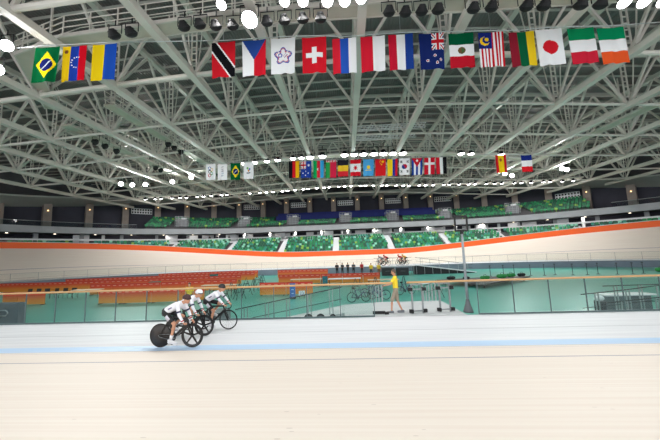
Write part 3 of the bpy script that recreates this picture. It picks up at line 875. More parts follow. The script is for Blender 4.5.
def figure(label, loc, rz, J, face, look, vox=.011, grip=True, group=None):
    """J: joints in the local frame (x ahead, y left, z up); look: materials of the clothes"""
    root = thing('person', label, 'person', loc, rz, group)
    fine = vox < .02
    b = MB(); g = lambda k: V(J[k])
    R = head_frame(face); H = g('head')
    pel, che, nek = g('pelvis'), g('chest'), g('neck')
    ax = (g('shL') - g('shR')).normalized()
    b.cap(g('hipL'), g('hipR'), .098, .098)
    for o_ in (-.055, .055): b.cap(pel + ax * o_, che + ax * o_ * 1.5, .1, .105)
    b.cap(g('shL') - ax * .03, g('shR') + ax * .03, .07, .07)
    b.cap(che, nek, .1, .06); b.cap(nek, H + R @ V((-.01, 0, -.06)), .056, .052)
    b.ball(H, (.098, .077, .118), R=R); b.ball(H + R @ V((.03, 0, -.065)), (.06, .052, .055), R=R)
    b.cap(H + R @ V((.09, 0, .0)), H + R @ V((.115, 0, -.03)), .012, .016, 6)
    b.cap(H + R @ V((.085, -.02, -.068)), H + R @ V((.085, .02, -.068)), .01, .01, 6)
    for s_ in (-1, 1): b.ball(H + R @ V((-.005, .078 * s_, -.005)), (.022, .012, .033), R=R, n=8, m_=6)
    for s_ in 'LR':
        b.cap(g('sh' + s_), g('el' + s_), .05, .04); b.cap(g('el' + s_), g('wr' + s_), .041, .028)
        b.cap(g('hip' + s_), g('kn' + s_), .085, .055); b.cap(g('kn' + s_), g('an' + s_), .052, .036)
        c = g('kn' + s_).lerp(g('an' + s_), .3); b.ball(c, .055, n=8, m_=6)
        d = g('wr' + s_) - g('el' + s_); hd = V(J.get('hd' + s_, d))
        hand(b, g('wr' + s_), hd, J.get('th' + s_, (0, -1 if s_ == 'L' else 1, 0)), grip)
        t = V(J.get('toe' + s_, (1, 0, 0))).normalized()
        b.cap(g('an' + s_) + V((0, 0, -.03)), g('an' + s_) + t * .16 + V((0, 0, -.055)), .036, .03)
    remeshed(b, 'body', SKIN, vox, root, 3)
    # torso garment
    c = MB()
    for o_ in (-.055, .055): c.cap(pel.lerp(che, .12) + ax * o_, che + ax * o_ * 1.5, .112, .118)
    c.cap(g('shL') - ax * .03, g('shR') + ax * .03, .082, .082); c.cap(che, nek.lerp(che, .12), .112, .068)
    sl = look.get('sleeve', 1.0)
    for s_ in 'LR':
        if sl > .5: c.cap(g('sh' + s_), g('el' + s_), .062, .05); c.cap(g('el' + s_), g('el' + s_).lerp(g('wr' + s_), .93), .05, .036)
        else: c.cap(g('sh' + s_), g('sh' + s_).lerp(g('el' + s_), .62), .066, .062)
    remeshed(c, look.get('top_name', 'jersey'), look['top'], vox * 1.15, root, 3)
    s = MB(); s.cap(g('hipL'), g('hipR'), .108, .108)
    for o_ in (-.055, .055): s.cap(pel + ax * o_, pel.lerp(che, .3) + ax * o_, .112, .112)
    ll = look.get('leg', .68)
    for s_ in 'LR':
        if ll <= 1: s.cap(g('hip' + s_), g('hip' + s_).lerp(g('kn' + s_), ll), .096, .096 - .03 * ll + look.get('loose', 0))
        else: s.cap(g('hip' + s_), g('kn' + s_), .098, .07); s.cap(g('kn' + s_), g('an' + s_).lerp(g('kn' + s_), .08), .068, .058)
    remeshed(s, look.get('bottom_name', 'shorts'), look['bottom'], vox * 1.15, root, 3)
    for s_ in 'LR':
        f = MB(); t = V(J.get('toe' + s_, (1, 0, 0))).normalized(); a = g('an' + s_); dn = V((0, 0, -1))
        f.cap(a + dn * .03 - t * .05, a + t * .16 + dn * .05, .047, .038); f.cap(a + dn * .01, a + dn * .05, .045, .045)
        f.bar(a - t * .09 + dn * .088, a + t * .19 + dn * .09, .075, .022)
        remeshed(f, 'shoe', look['shoe'], vox * 1.15, root, 2)
        if 'sock' in look:
            k = MB(); k.tube([a, a.lerp(g('kn' + s_), .3)], [.042, .05], 10); k.build('sock', look['sock'], root, smooth=True)
    if 'helmet' in look:
        h = MB(); C_ = H + R @ V((-.012, 0, .035)); vs = []
        # half shell drawn to a tail
        n, m_ = 16, 7; fs = []
        for i in range(m_ + 1):
            t = PI * .56 * i / m_
            for k in range(n):
                a = 2 * PI * k / n; ex = 1.0 + (.28 * max(0, -math.cos(a)) * math.sin(t))
                vs.append(C_ + R @ V((.125 * ex * math.sin(t) * math.cos(a), .1 * math.sin(t) * math.sin(a), .115 * math.cos(t))))
        for i in range(m_):
            for k in range(n): fs.append((i * n + k, (i + 1) * n + k, (i + 1) * n + (k + 1) % n, i * n + (k + 1) % n))
        h.add(vs, fs)
        o = h.build('helmet', look['helmet'], root, smooth=True); so = o.modifiers.new('shell', 'SOLIDIFY'); so.thickness = .016
        if fine:
            v = MB()
            for yy in (-.045, 0, .045): v.bar(C_ + R @ V((.06, yy, .1 - abs(yy) * .5)), C_ + R @ V((-.1, yy * .9, .083 - abs(yy) * .5)), .018, .012)
            v.build('vent', look.get('helmet2', BLACK), root)
            gl = MB(); gl.tube([H + R @ V((.03, .084, .03)), H + R @ V((.09, .05, .018)), H + R @ V((.105, 0, .02)), H + R @ V((.09, -.05, .018)), H + R @ V((.03, -.084, .03))], .016, 6)
            gl.build('glasses', look.get('glasses', BLACK), root)
    else:
        h = MB(); h.ball(H + R @ V((-.016, 0, .022)), (.1, .083, .112), R=R)
        vs = h.v; ok = [V(p) for p in vs]
        keep = [(R.transposed() @ (p - H)) for p in ok]
        h.f = [f for f in h.f if all(not (keep[i].x > .055 and keep[i].z < .055) and keep[i].z > -.075 for i in f)]
        h.mi = [0] * len(h.f)
        o = h.build('hair', look.get('hair', mat('dark hair', '#2a211c', .7)), root, smooth=True)
    if fine:
        for s_ in (-1, 1):
            e = MB(); e.ball(H + R @ V((.087, .03 * s_, .012)), (.008, .012, .008), R=R, n=8, m_=6); e.build('eye', BLACK, root)
    for nm, mt_, fn in look.get('extra', ()):
        x = MB(); fn(x, g); x.build(nm, mt_, root, smooth=True)
    return root

# ------------------------------------------------------------ track bicycles
CARBON = mat('black carbon', '#121214', .35, coat=.3)
TYRE = mat('tyre rubber', '#161616', .7)
DISC = mat('dark disc wheel', '#2a2320', .4, vary=.25, scale=2)
WY = Matrix.Rotation(PI / 2, 4, 'X')
def wheel(root, name, x, kind):
    M = Matrix.Translation((x, 0, .335)) @ WY
    w = MB()
    t = [((.322 + .013 * math.cos(a)), .013 * math.sin(a)) for a in [2 * PI * i / 10 for i in range(11)]]
    w.lathe(t, 48, TYRE, M)
    o = w.build(name, parent=root, smooth=True)
    if kind == 'disc':
        d = MB(); d.lathe([(0.001, .028), (.06, .026), (.31, .009), (.315, 0), (.31, -.009), (.06, -.026), (0.001, -.028)], 40, DISC, M); d.build('disc', parent=o, smooth=True)
    else:
        rdepth = .06 if kind == 'mag' else .022
        r = MB(); r.lathe([(.314, .010), (.314 - rdepth, .008), (.312 - rdepth, 0), (.314 - rdepth, -.008), (.314, -.010)], 48, CARBON, M); r.build('rim', parent=o, smooth=True)
        s = MB()
        if kind == 'mag':
            for k in range(5):
                a = 2 * PI * k / 5 + .3; c = V((math.cos(a), 0, math.sin(a))); cx = V((x, 0, .335)); tt = V((-math.sin(a), 0, math.cos(a)))
                A = [cx + c * .03 + tt * e for e in (-.03, .03)] + [cx + c * .15 + tt * e for e in (.018, -.018)]
                s.bar(cx + c * .02, cx + c * .17, .02, .05, CARBON, up=tt); s.bar(cx + c * .16, cx + c * .27, .018, .042, CARBON, up=tt)
        else:
            for k in range(20):
                a = 2 * PI * k / 20; c = V((math.cos(a), 0, math.sin(a))); cx = V((x, 0, .335)); s.tube([cx + V((0, .02 if k % 2 else -.02, 0)), cx + c * .3], .0022, 4, STAIN)
        s.build('spokes', parent=o)
    h = MB(); h.lathe([(0.001, .05), (.02, .05), (.025, 0), (.02, -.05), (0.001, -.05)], 10, DKMET, M); h.build('hub', parent=o)
    return o
def bicycle(label, loc, rz, front='mag', rear='disc', crank=-75, accent=None, frame_m=None, group=None, roll=0):
    root = thing('track_bicycle', label, 'bicycle', loc, rz, group)
    fm = frame_m or CARBON
    wheel(root, 'rear_wheel', 0, rear); wheel(root, 'front_wheel', .98, front)
    f = MB(); P = V
    bb, sc, ht, hb = P((.42, 0, .285)), P((.235, 0, .80)), P((.79, 0, .80)), P((.835, 0, .66))
    f.bar(bb, hb, .045, .07, fm); f.bar(sc, ht, .038, .05, fm); f.bar(bb, sc, .04, .065, fm); f.tube([ht, hb], .026, 8, fm)
    for y in (-.05, .05): f.bar(bb + P((0, y * .5, 0)), P((0, y, .335)), .016, .028, fm); f.bar(sc + P((0, y * .4, -.06)), P((0, y, .335)), .014, .024, fm)
    f.build('frame', parent=root)
    k = MB()
    for y in (-.045, .045): k.bar(hb + P((0, y, 0)), P((.98, y, .335)), .016, .045, fm)
    k.bar(hb + P((-.005, -.05, .01)), hb + P((-.005, .05, .01)), .04, .04, fm); k.build('fork', parent=root)
    s = MB(); s.tube([sc, P((.2, 0, .90))], .017, 8, DKMET); s.build('seat_post', parent=root)
    d = MB(); d.tube([P((.06, 0, .925)), P((.12, 0, .935)), P((.22, 0, .93)), P((.34, 0, .925))], [.055, .07, .035, .018], 10, BLACK)
    o = d.build('saddle', parent=root, smooth=True)
    h = MB(); h.tube([ht, P((.80, 0, .83)), P((.875, 0, .86))], .02, 8, BLACK); h.build('stem', parent=root)
    b = MB()
    for s_ in (-1, 1):
        b.tube([P((.875, 0, .86)), P((.875, .08 * s_, .86)), P((.93, .17 * s_, .85)), P((.985, .195 * s_, .80)), P((.985, .2 * s_, .73)), P((.94, .2 * s_, .69)), P((.85, .2 * s_, .675))], .015, 8, accent or BLACK)
    b.build('handlebar', parent=root, smooth=True)
    c = MB(); M = Matrix.Translation((.42, -.045, .285)) @ WY
    c.lathe([(.09, .004), (.095, 0), (.09, -.004), (.05, -.004), (.05, .004), (.09, .004)], 28, DKMET, M)
    a = math.radians(crank); e = P((math.cos(a), 0, math.sin(a))) * .165
    c.bar(bb + P((0, -.06, 0)), bb + e + P((0, -.075, 0)), .016, .03, DKMET); c.bar(bb + P((0, .06, 0)), bb - e + P((0, .075, 0)), .016, .03, DKMET)
    c.tube([bb + P((0, -.06, 0)), bb + P((0, .06, 0))], .02, 8, DKMET); co = c.build('crank', parent=root)
    for sg in (1, -1):
        q = MB(); q.box(bb + e * sg + P((0, -.12 * sg, 0)), (.09, .07, .02), DKMET); q.build('pedal', parent=root)
    ch = MB()
    ch.tube([P((.42, -.045, .375)), P((0, -.045, .37)), P((-.035, -.045, .335)), P((0, -.045, .30)), P((.42, -.045, .195)), P((.505, -.045, .25)), P((.505, -.045, .32))], .006, 5, STAIN, closed=True); ch.build('chain', parent=root)
    return root
JW = mat('white jersey cloth', '#ebebf2', .7); LY = mat('black lycra', '#121217', .5)
def rider(label, loc, rz, look, low=True, crank=-75, vox=.011, turn=(.95, -.25, -.12), group=None):
    a = math.radians(crank); bb = V((.42, 0, .285)); e = V((math.cos(a), 0, math.sin(a))) * .165
    aR = bb + e + V((-.07, -.12, .115)); aL = bb - e + V((-.07, .12, .115))
    hR, hL = V((.2, -.085, .985)), V((.2, .085, .985))
    def knee(h, an):
        d = an - h; L = d.length; t, s_ = .435, .43
        x = (t * t - s_ * s_ + L * L) / (2 * L); hh = math.sqrt(max(0.0004, t * t - x * x)); u = d.normalized()
        n = V((1, 0, .3)); n = (n - u * n.dot(u)).normalized()
        return h + u * x + n * hh
    if low: sh, nk, hd, el, wr = (.62, 1.20), (.67, 1.255), (.80, 1.345), (.72, .94), (.825, .735)
    else: sh, nk, hd, el, wr = (.60, 1.25), (.64, 1.315), (.745, 1.425), (.76, 1.045), (.90, .885)
    J = dict(pelvis=(.19, 0, 1.03), chest=(.52, 0, 1.18 if low else 1.21), neck=(nk[0], 0, nk[1]), head=(hd[0], 0, hd[1]),
             shL=(sh[0], .17, sh[1]), shR=(sh[0], -.17, sh[1]), elL=(el[0], .225, el[1]), elR=(el[0], -.225, el[1]),
             wrL=(wr[0], .2, wr[1]), wrR=(wr[0], -.2, wr[1]), hipL=hL, hipR=hR, knL=knee(hL, aL), knR=knee(hR, aR), anL=aL, anR=aR,
             toeL=(1, 0, -.25), toeR=(1, 0, -.25), hdL=(.8, 0, -.6), hdR=(.8, 0, -.6), thL=(0, -1, 0), thR=(0, 1, 0))
    return figure(label, loc, rz, J, turn, look, vox, True, group)
def stripe(p, q, r, a, b_):
    """band round a limb"""
    def fn(x, g): x.tube([g(p).lerp(g(q), a), g(p).lerp(g(q), b_)], r, 12)
    return fn
def patch(x, g):
    h, k = g('hipR'), g('knR'); c = h.lerp(k, .42) + V((0, -.088, .0)); d = (k - h).normalized()
    x.bar(c - d * .075, c + d * .075, .006, .1, up=(0, 0, 1))
def chestmark(x, g):
    p, c = g('pelvis'), g('chest'); d = (c - p).normalized(); m = p.lerp(c, .62) + V((0, -.178, .0))
    x.bar(m - d * .06, m + d * .06, .006, .035, up=(0, 0, 1))
RED = mat('red trim', '#b3202c', .6); NAV = mat('navy trim', '#23284e', .6); PALE = mat('pale print', '#d7d3de', .6); MARK = mat('grey violet print', '#6e5f86', .6)
def look(helmet, extra=True, cuff=RED):
    d = dict(top=JW, bottom=LY, shoe=mat('white shoe', '#d9d9de', .5), sock=mat('white sock', '#e4e4e8', .8), helmet=helmet, helmet2=BLACK, leg=.72)
    if extra:
        d['extra'] = [('cuff', cuff, stripe('elR', 'wrR', .041, .72, .86)), ('cuff', cuff, stripe('elL', 'wrL', .041, .72, .86)), ('arm_band', NAV, stripe('shR', 'elR', .064, .62, .78)), ('arm_band', NAV, stripe('shL', 'elL', .064, .62, .78)), ('leg_panel', PALE, patch), ('chest_print', MARK, chestmark)]
    return d
HR = mat('dark red black helmet', '#3a1418', .35); HW_ = mat('white helmet', '#e3e4e8', .35); HB = mat('black helmet', '#1a181c', .35)
def cyclists():
    rz = math.radians(-3)
    p1, p2, p3 = (-5.50, 8.14, 0), (-5.72, 9.24, 0), (-5.22, 9.96, 0)
    bicycle('black track bicycle with dark disc rear wheel and five-spoke front wheel, nearest of the three', p1, rz, 'mag', 'disc', -70)
    rider('cyclist in white jersey and dark red helmet crouched on the nearest bicycle', p1, rz, look(HR), True, -70)
    bicycle('black track bicycle with five-spoke wheels, middle of the three on the safety zone', p2, rz, 'mag', 'mag', 20)
    rider('cyclist in white jersey and white helmet on the middle bicycle', p2, rz, look(HW_), True, 20)
    bicycle('black track bicycle with thin wire-spoked front wheel, farthest of the three on the safety zone', p3, rz, 'wire', 'wire', -80)
    rider('cyclist in white jersey and black helmet riding more upright on the farthest bicycle', p3, rz, look(HB), False, -80)
cyclists()

def stand(arm='down', step=0.0, lean=0.0):
    """joints of a standing or walking adult, 1.76 m"""
    J = dict(pelvis=(0, 0, .96), chest=(.02 + lean, 0, 1.32), neck=(.02 + lean, 0, 1.47), head=(.05 + lean * 1.3, 0, 1.64), shL=(.01 + lean, .19, 1.42), shR=(.01 + lean, -.19, 1.42),
             elL=(-.03 + lean, .25, 1.13), elR=(-.03 + lean, -.25, 1.13), wrL=(.06 + lean, .26, .89), wrR=(.06 + lean, -.26, .89),
             hipL=(0, .095, .92), hipR=(0, -.095, .92), knL=(.03 + step * .7, .1, .50), knR=(.03 - step * .25, -.1, .50), anL=(step, .1, .09), anR=(-step, -.1, .09))
    if arm == 'rail': J.update(elL=(.18, .27, 1.18), wrL=(.40, .22, 1.12), elR=(.1, -.27, 1.16), wrR=(.34, -.2, 1.1))
    if arm == 'fold': J.update(elL=(.12, .27, 1.15), wrL=(.27, .05, 1.2), elR=(.12, -.27, 1.15), wrR=(.27, -.05, 1.16))
    return J
def people():
    d = dict(top=mat('yellow shirt', '#f2d22c', .7), top_name='shirt', bottom=mat('beige shorts', '#9b8f7d', .8), shoe=mat('grey shoe', '#6d7076', .6), leg=.96, loose=.015, sleeve=.3, hair=mat('grey brown hair', '#5a4a40', .8))
    figure('person in yellow shirt and beige shorts standing at the gap in the glass fence', (1.95, 11.95, -.01), math.radians(165), stand('rail', .2), (1, -.1, -.15), d, .012, False)
    def plain(top, bottom, hair='#2a211c', sleeve=.3):
        return dict(top=mat('shirt ' + top, top, .7), top_name='shirt', bottom=mat('trousers ' + bottom, bottom, .8), bottom_name='trousers', shoe=BLACK, leg=2, sleeve=sleeve, hair=mat('hair ' + hair, hair, .8))
    F = -.9
    figure('dark-haired person in yellow vest on the infield behind the three cyclists', (-10.3, 18.0, F), math.radians(-80), stand(), (1, 0, 0), plain('#d9b52a', '#3b3a40'), .03, False)
    for x, y, top, bot, lab, rz in ((-1.5, 40.4, '#26262c', '#1d1d22', 'person in black at the left end of the dark-clothed group at the far infield wall', -90), (-.75, 40.1, '#33343c', '#202026', 'person in charcoal second from left at the far infield wall', -60), (.05, 40.5, '#2b2b33', '#2a2a30', 'person in black standing in the middle of the dark-clothed group', -120), (.85, 40.2, '#4a4d58', '#222228', 'person in grey top at the right end of the dark-clothed group', -90),
                                   (2.0, 40.0, '#b8222c', '#3a2226', 'person in red top by the orange boards near the far wall', -75), (3.04, 37.0, '#e3c02e', '#3a3a40', 'person in yellow top with dark trousers near the far wall', -100), (4.0, 36.8, '#d9b83a', '#77502e', 'person in yellow top beside the black cases near the far wall', -90)):
        figure(lab, (x, y, F), math.radians(rz), stand('fold' if x < 1 else 'down'), (1, 0, 0), plain(top, bot), .035, False)
    for x, y, top, lab in ((-31.0, 62.0, '#1d1d22', 'person in black standing left of two in the concourse behind the lower stand'), (-29.3, 62.1, '#24242a', 'person in black standing right of two in the concourse behind the lower stand'), (-26.9, 63.0, '#30333c', 'lone dark-clothed person in the concourse behind the lower stand')):
        figure(lab, (x, y, 5.2), math.radians(-80), stand(), (1, 0, 0), plain(top, '#202024', sleeve=1.0), .04, False)
    # riders waiting on the raised platform in front of the far track
    hw = mat('silver helmet', '#c9ccd2', .35); hr = mat('red helmet', '#c2242c', .4); hy = mat('yellow helmet', '#e5b82c', .4)
    rj = mat('red jersey', '#c0222e', .7); yj = mat('yellow jersey', '#e4a72a', .7)
    for x, y, h, t, lab in ((4.9, 38.5, hw, mat('grey jersey', '#9a9aa2', .7), 'silver helmet and grey jersey, leftmost of the riders on the far platform'), (5.7, 39.3, hr, rj, 'red helmet and red jersey, second from left on the far platform'), (7.5, 38.5, hr, rj, 'red jersey, third from left on the far platform'), (8.2, 39.3, hy, yj, 'yellow helmet and yellow jersey, rightmost of the riders on the far platform')):
        l = dict(top=t, bottom=LY, shoe=BLACK, helmet=h, leg=.7)
        bicycle('dark bicycle ridden by the cyclist in ' + lab.split(' and ')[0].split(',')[0] + (', left of the red riders' if x < 5 else ', left of the pair' if x < 7 else ', beside the yellow rider' if x < 9 else ', rightmost'), (x, y, .35), PI + .5, 'wire', 'wire', -60)
        rider('cyclist in ' + lab, (x, y, .35), PI + .5, l, True, -60, .03, (1, 0, -.1))
people()

# ------------------------------------------------------------ infield furniture (floor at z = -0.9)
FZ = -.9
def gradient_mat():
    m = bpy.data.materials.new('red to amber printed board'); m.use_nodes = True
    nt = m.node_tree; b = nt.nodes['Principled BSDF']; b.inputs['Roughness'].default_value = .5
    tc = nt.nodes.new('ShaderNodeTexCoord'); sp = nt.nodes.new('ShaderNodeSeparateXYZ'); r = nt.nodes.new('ShaderNodeValToRGB')
    e = r.color_ramp.elements; e[0].position = .0; e[0].color = (*lin('#dc9438'), 1); e[1].position = 1.0; e[1].color = (*lin('#cf2f22'), 1)
    k = e.new(.35); k.color = (*lin('#d9822f'), 1); k = e.new(.72); k.color = (*lin('#d24a26'), 1)
    nt.links.new(tc.outputs['Generated'], sp.inputs[0]); nt.links.new(sp.outputs['Z'], r.inputs[0]); nt.links.new(r.outputs[0], b.inputs['Base Color'])
    return m
BOARD = gradient_mat(); BFRAME = mat('board edge red', '#b8281e', .5); DASH = mat('white board print', '#e0a892', .5)
def board(a, b, label, group, h=.95):
    a, b = V((*a, 0)), V((*b, 0)); L = (b - a).length - .04; m = (a + b) / 2; rz = math.atan2(b.y - a.y, b.x - a.x)
    o = thing('barrier_board', label, 'barrier', (m.x, m.y, FZ), rz, group)
    p = MB(); p.box((0, 0, .06 + h / 2), (L, .05, h), BOARD); p.build('panel', parent=o)
    t = MB(); t.box((0, 0, .06 + h + .02), (L, .07, .04), BFRAME); t.build('top_rail', parent=o)
    d = MB()
    for k in range(4): d.box((-L / 2 + L * (k + .5) / 4, -.028, h - .06), (L * .13, .008, .045), DASH)
    d.build('print', parent=o)
    for s in (-1, 1):
        f = MB(); f.box((s * (L / 2 - .15), 0, .03), (.06, .4, .06), DKMET); f.build('foot', parent=o)
ROWS = [('front row at far left', [(-28.2, 21.8), (-26.75, 21.7), (-24.4, 21.7)]),
        ('front row behind the cyclists', [(-19.5, 21.3), (-17.42, 21.2), (-15.19, 21.25), (-13.1, 21.4), (-11.3, 21.9)]),
        ('second row behind the cyclists', [(-25.3, 26.6), (-23.0, 26.5), (-20.6, 26.5), (-18.2, 26.7), (-15.8, 27.0), (-13.4, 27.4), (-11.0, 27.7)]),
        ('third row behind the cyclists', [(-41.3, 30.9), (-38.9, 30.7), (-36.5, 30.6), (-34.1, 30.5), (-31.7, 30.5), (-29.3, 30.6), (-26.9, 30.8), (-24.5, 31.0), (-22.1, 31.3), (-19.7, 31.6), (-17.3, 32.0), (-14.9, 32.4), (-12.5, 32.8)]),
        ('fourth row from the cyclists', [(-36.3, 34.6), (-33.9, 34.7), (-31.5, 34.9), (-29.1, 35.2), (-26.7, 35.5), (-24.3, 35.8), (-21.9, 36.1), (-19.5, 36.4), (-17.1, 36.7), (-14.7, 36.9), (-12.3, 37.1)]),
        ('rearmost left row', [(-27.4, 39.7), (-25.0, 40.0), (-22.6, 40.3), (-20.2, 40.5), (-17.8, 40.6), (-15.4, 40.6), (-13.0, 40.6)]),
        ('row at the blue board', [(-7.4, 23.5), (-5.15, 23.4), (-2.9, 23.4)]),
        ('middle row behind the blue board', [(-7.8, 31.6), (-5.4, 31.3), (-3.0, 31.0), (-.6, 30.7), (1.6, 30.4), (3.4, 30.5)]),
        ('last row behind the blue board', [(-9.9, 39.7), (-7.5, 39.5), (-5.1, 39.2), (-2.7, 38.9)])]
for nm, P in ROWS:
    for k, (a, b) in enumerate(zip(P[:-1], P[1:])):
        board(a, b, 'red-amber barrier board, %s from left, %s' % (ORD[k], nm), 'barrier boards', .95)
def pit_furniture():
    TT = mat('tan table top', '#d2c2a6', .5); CH = mat('black plastic chair', '#141416', .5)
    # dark chairs along a table
    def table(x, y, w, label, rz=0, d=.7, h=.74, m=TT):
        o = thing('table', label, 'table', (x, y, FZ), rz)
        t = MB(); t.box((0, 0, h), (w, d, .05), m); t.build('tabletop', parent=o)
        for sx in (-1, 1):
            for sy in (-1, 1):
                l = MB(); l.tube([(sx * (w / 2 - .1), sy * (d / 2 - .08), h), (sx * (w / 2 - .1), sy * (d / 2 - .08), 0)], .02, 6, DKMET); l.build('leg', parent=o)
        return o
    table(-23.9, 24.9, 2.6, 'pale tan table right of the black chairs in the left pit')
    table(-22.4, 29.1, 3.4, 'long tan table between the second and third board rows, left pit')
    table(-18.2, 29.3, 2.4, 'short tan table beside the green cabinet, left pit')
    table(-11.8, 25.6, 3.2, 'long pale table behind the helmeted cyclists')
    table(-4.2, 28.6, 3.2, 'tan table in front of the middle boards behind the blue notice board')
    table(-.35, 28.2, 3.2, 'white table beside the teal bin on the infield', 0, .8, .74, WHITE)
    ch = thing('chair', 'black chair in the left pit', 'chair', (0, 0, FZ))
    s = MB(); s.box((0, 0, .45), (.45, .43, .05), CH); s.build('seat', parent=ch)
    s = MB(); s.box((0, .22, .68), (.43, .04, .42), CH, M=Matrix.Rotation(-.15, 3, 'X')); s.build('backrest', parent=ch)
    for sx in (-1, 1):
        for sy in (-1, 1):
            l = MB(); l.tube([(sx * .19, sy * .18, .44), (sx * .21, sy * .21, 0)], .014, 6, DKMET); l.build('leg', parent=ch)
    for k in range(6):
        x = -30.4 + k * .95; lab = 'black chair, %s from left in the line left of the tan table' % ORD[k]
        if k == 0: ch.location = (x, 25.4, FZ); ch['label'] = lab; ch['group'] = 'black pit chairs'
        else: dup(ch, (x, 25.4 - .05 * k, FZ), .15 * (k % 3 - 1), lab, 'black pit chairs')
    # folding trestles / roller stands
    tr = thing('roller_stand', 'dark folding trainer stand', 'bike stand', (0, 0, FZ))
    for s_ in (-1, 1):
        f = MB(); f.tube([(-.42, s_ * .25, 0), (0, s_ * .06, 1.15), (.42, s_ * .25, 0)], .022, 6, DKMET); f.build('leg_frame', parent=tr)
    f = MB(); f.tube([(0, -.06, 1.15), (0, .06, 1.15)], .025, 6, DKMET); f.tube([(-.2, -.16, .55), (.2, -.16, .55)], .016, 6, DKMET); f.tube([(-.2, .16, .55), (.2, .16, .55)], .016, 6, DKMET); f.build('crossbar', parent=tr)
    spots = [(-9.4, 21.2), (-8.5, 21.9), (-9.7, 23.2), (-8.6, 23.9), (-9.9, 25.4), (-8.8, 26.2), (-10.1, 27.8), (-8.9, 28.6), (-9.3, 30.6), (-10.2, 31.6)]
    for k, (x, y) in enumerate(spots):
        lab = 'dark A-frame bike stand on the teal strip, %s from the front' % ORD[k]
        if k == 0: tr.location = (x, y, FZ); tr.rotation_euler = (0, 0, .4); tr['label'] = lab; tr['group'] = 'bike stands on the teal strip'
        else: dup(tr, (x, y, FZ), .4 + .5 * (k % 3), lab, 'bike stands on the teal strip')
    for k, (x, y) in enumerate(((.6, 23.6), (2.3, 24.2), (4.6, 24.0), (6.2, 20.6))):
        dup(tr, (x, y, FZ), .3 + .6 * k, 'dark A-frame bike stand among the parked bicycles behind the ramp', 'bike stands behind the ramp')
    table(3.2, 26.2, 2.8, 'tan table beyond the parked bicycles behind the ramp')
    table(6.6, 23.0, 2.2, 'white table right of the parked bicycles behind the ramp', .2, .7, .74, WHITE)
    # blue notice board and white number sign
    o = thing('notice_board', 'blue upright notice board in front of the orange boards', 'sign', (-4.25, 21.6, FZ))
    b = MB(); b.box((0, 0, .62), (.42, .06, 1.05), mat('blue board', '#2b62ad', .4)); b.build('panel', parent=o)
    b = MB()
    for k in range(3): b.box((0, -.034, .95 - .28 * k), (.26 - .05 * k, .008, .06), mat('pale blue print', '#a9c6ea', .5))
    b.build('print', parent=o); b = MB(); b.box((0, 0, .05), (.46, .3, .1), DKMET); b.build('base', parent=o)
    o = thing('number_sign', 'small white sign with blue digits beside the blue notice board', 'sign', (-3.55, 21.6, FZ))
    b = MB(); b.box((0, 0, .38), (.46, .04, .36), WHITE); b.build('panel', parent=o)
    c = bpy.data.curves.new('digits', 'FONT'); c.body = '23'; c.size = .34; c.extrude = .004; c.align_x = 'CENTER'; c.align_y = 'CENTER'
    c.materials.append(mat('blue digits', '#274a8e', .5)); t = bpy.data.objects.new('digits', c); COL.objects.link(t); bpy.context.view_layer.update()
    me = bpy.data.meshes.new_from_object(t.evaluated_get(bpy.context.evaluated_depsgraph_get())); bpy.data.objects.remove(t)
    t = bpy.data.objects.new('digits', me); COL.objects.link(t); t.parent = o; t.location = (0, -.026, .38); t.rotation_euler = (PI / 2, 0, 0)
    for s_ in (-1, 1):
        b = MB(); b.bar((s_ * .18, 0, 0), (s_ * .18, 0, .25), .03, .03, DKMET); b.build('leg', parent=o)
    # bins and cabinets
    def case(x, y, d, m, label, name='equipment_case', cat='case'):
        o = thing(name, label, cat, (x, y, FZ)); b = MB(); b.box((0, 0, d[2] / 2), d, m); b.build('body', parent=o)
        b = MB(); b.box((0, 0, d[2] + .02), (d[0] + .02, d[1] + .02, .04), DKMET); b.build('lid', parent=o)
        b = MB(); b.tube([(-d[0] * .2, -d[1] / 2 - .01, d[2] * .6), (-d[0] * .2, -d[1] / 2 - .05, d[2] * .6), (d[0] * .2, -d[1] / 2 - .05, d[2] * .6), (d[0] * .2, -d[1] / 2 - .01, d[2] * .6)], .012, 5, STAIN); b.build('handle', parent=o)
    case(-19.9, 28.3, (.9, .6, .95), mat('green cabinet', '#4d9a6a', .5), 'green cabinet at the end of the long tan table, left pit', 'cabinet', 'cabinet')
    case(-16.5, 34.2, (.8, .6, 1.1), mat('dark teal cabinet', '#1f6a66', .5), 'dark teal cabinet by the fourth board row, left pit', 'cabinet', 'cabinet')
    case(-2.3, 28.6, (.5, .5, .95), mat('teal bin', '#1c6f7c', .5), 'teal bin between the tan table and the white table', 'bin', 'bin')
    CB = mat('black case', '#1b1c20', .5)
    case(5.3, 38.0, (1.6, .7, 1.0), CB, 'large black equipment case, left of two by the far ramp')
    case(7.2, 37.9, (1.5, .7, .95), CB, 'large black equipment case, right of two by the far ramp')
    # bikes parked in the middle of the infield
    for k, (x, y, rz, lab) in enumerate(((.2, 19.4, .2, 'parked dark bicycle behind the ramp, leftmost'), (1.2, 21.3, -.3, 'parked dark bicycle behind the ramp, second from left, turned slightly'), (2.6, 20.2, 2.9, 'parked dark bicycle behind the person in yellow'), (3.9, 22.0, .3, 'parked dark bicycle right of the person in yellow'))):
        bicycle(lab, (x, y, FZ), rz, 'wire', 'wire', 10 + 40 * k, STAIN, mat('blue grey frame', '#4d5b72', .4))
    # row of stanchions in front of the far wall
    st = thing('stanchion', 'thin dark stanchion', 'post', (0, 0, FZ))
    b = MB(); b.lathe([(0.001, 0), (.17, 0), (.17, .03), (.03, .06)], 12, DKMET); b.build('base', parent=st)
    b = MB(); b.tube([(0, 0, .05), (0, 0, 1.15)], .03, 8, DKMET); b.build('pole', parent=st)
    b = MB(); b.box((0, 0, 1.17), (.14, .1, .1), DKMET); b.box((.08, 0, .95), (.18, .03, .03), DKMET); b.build('head', parent=st)
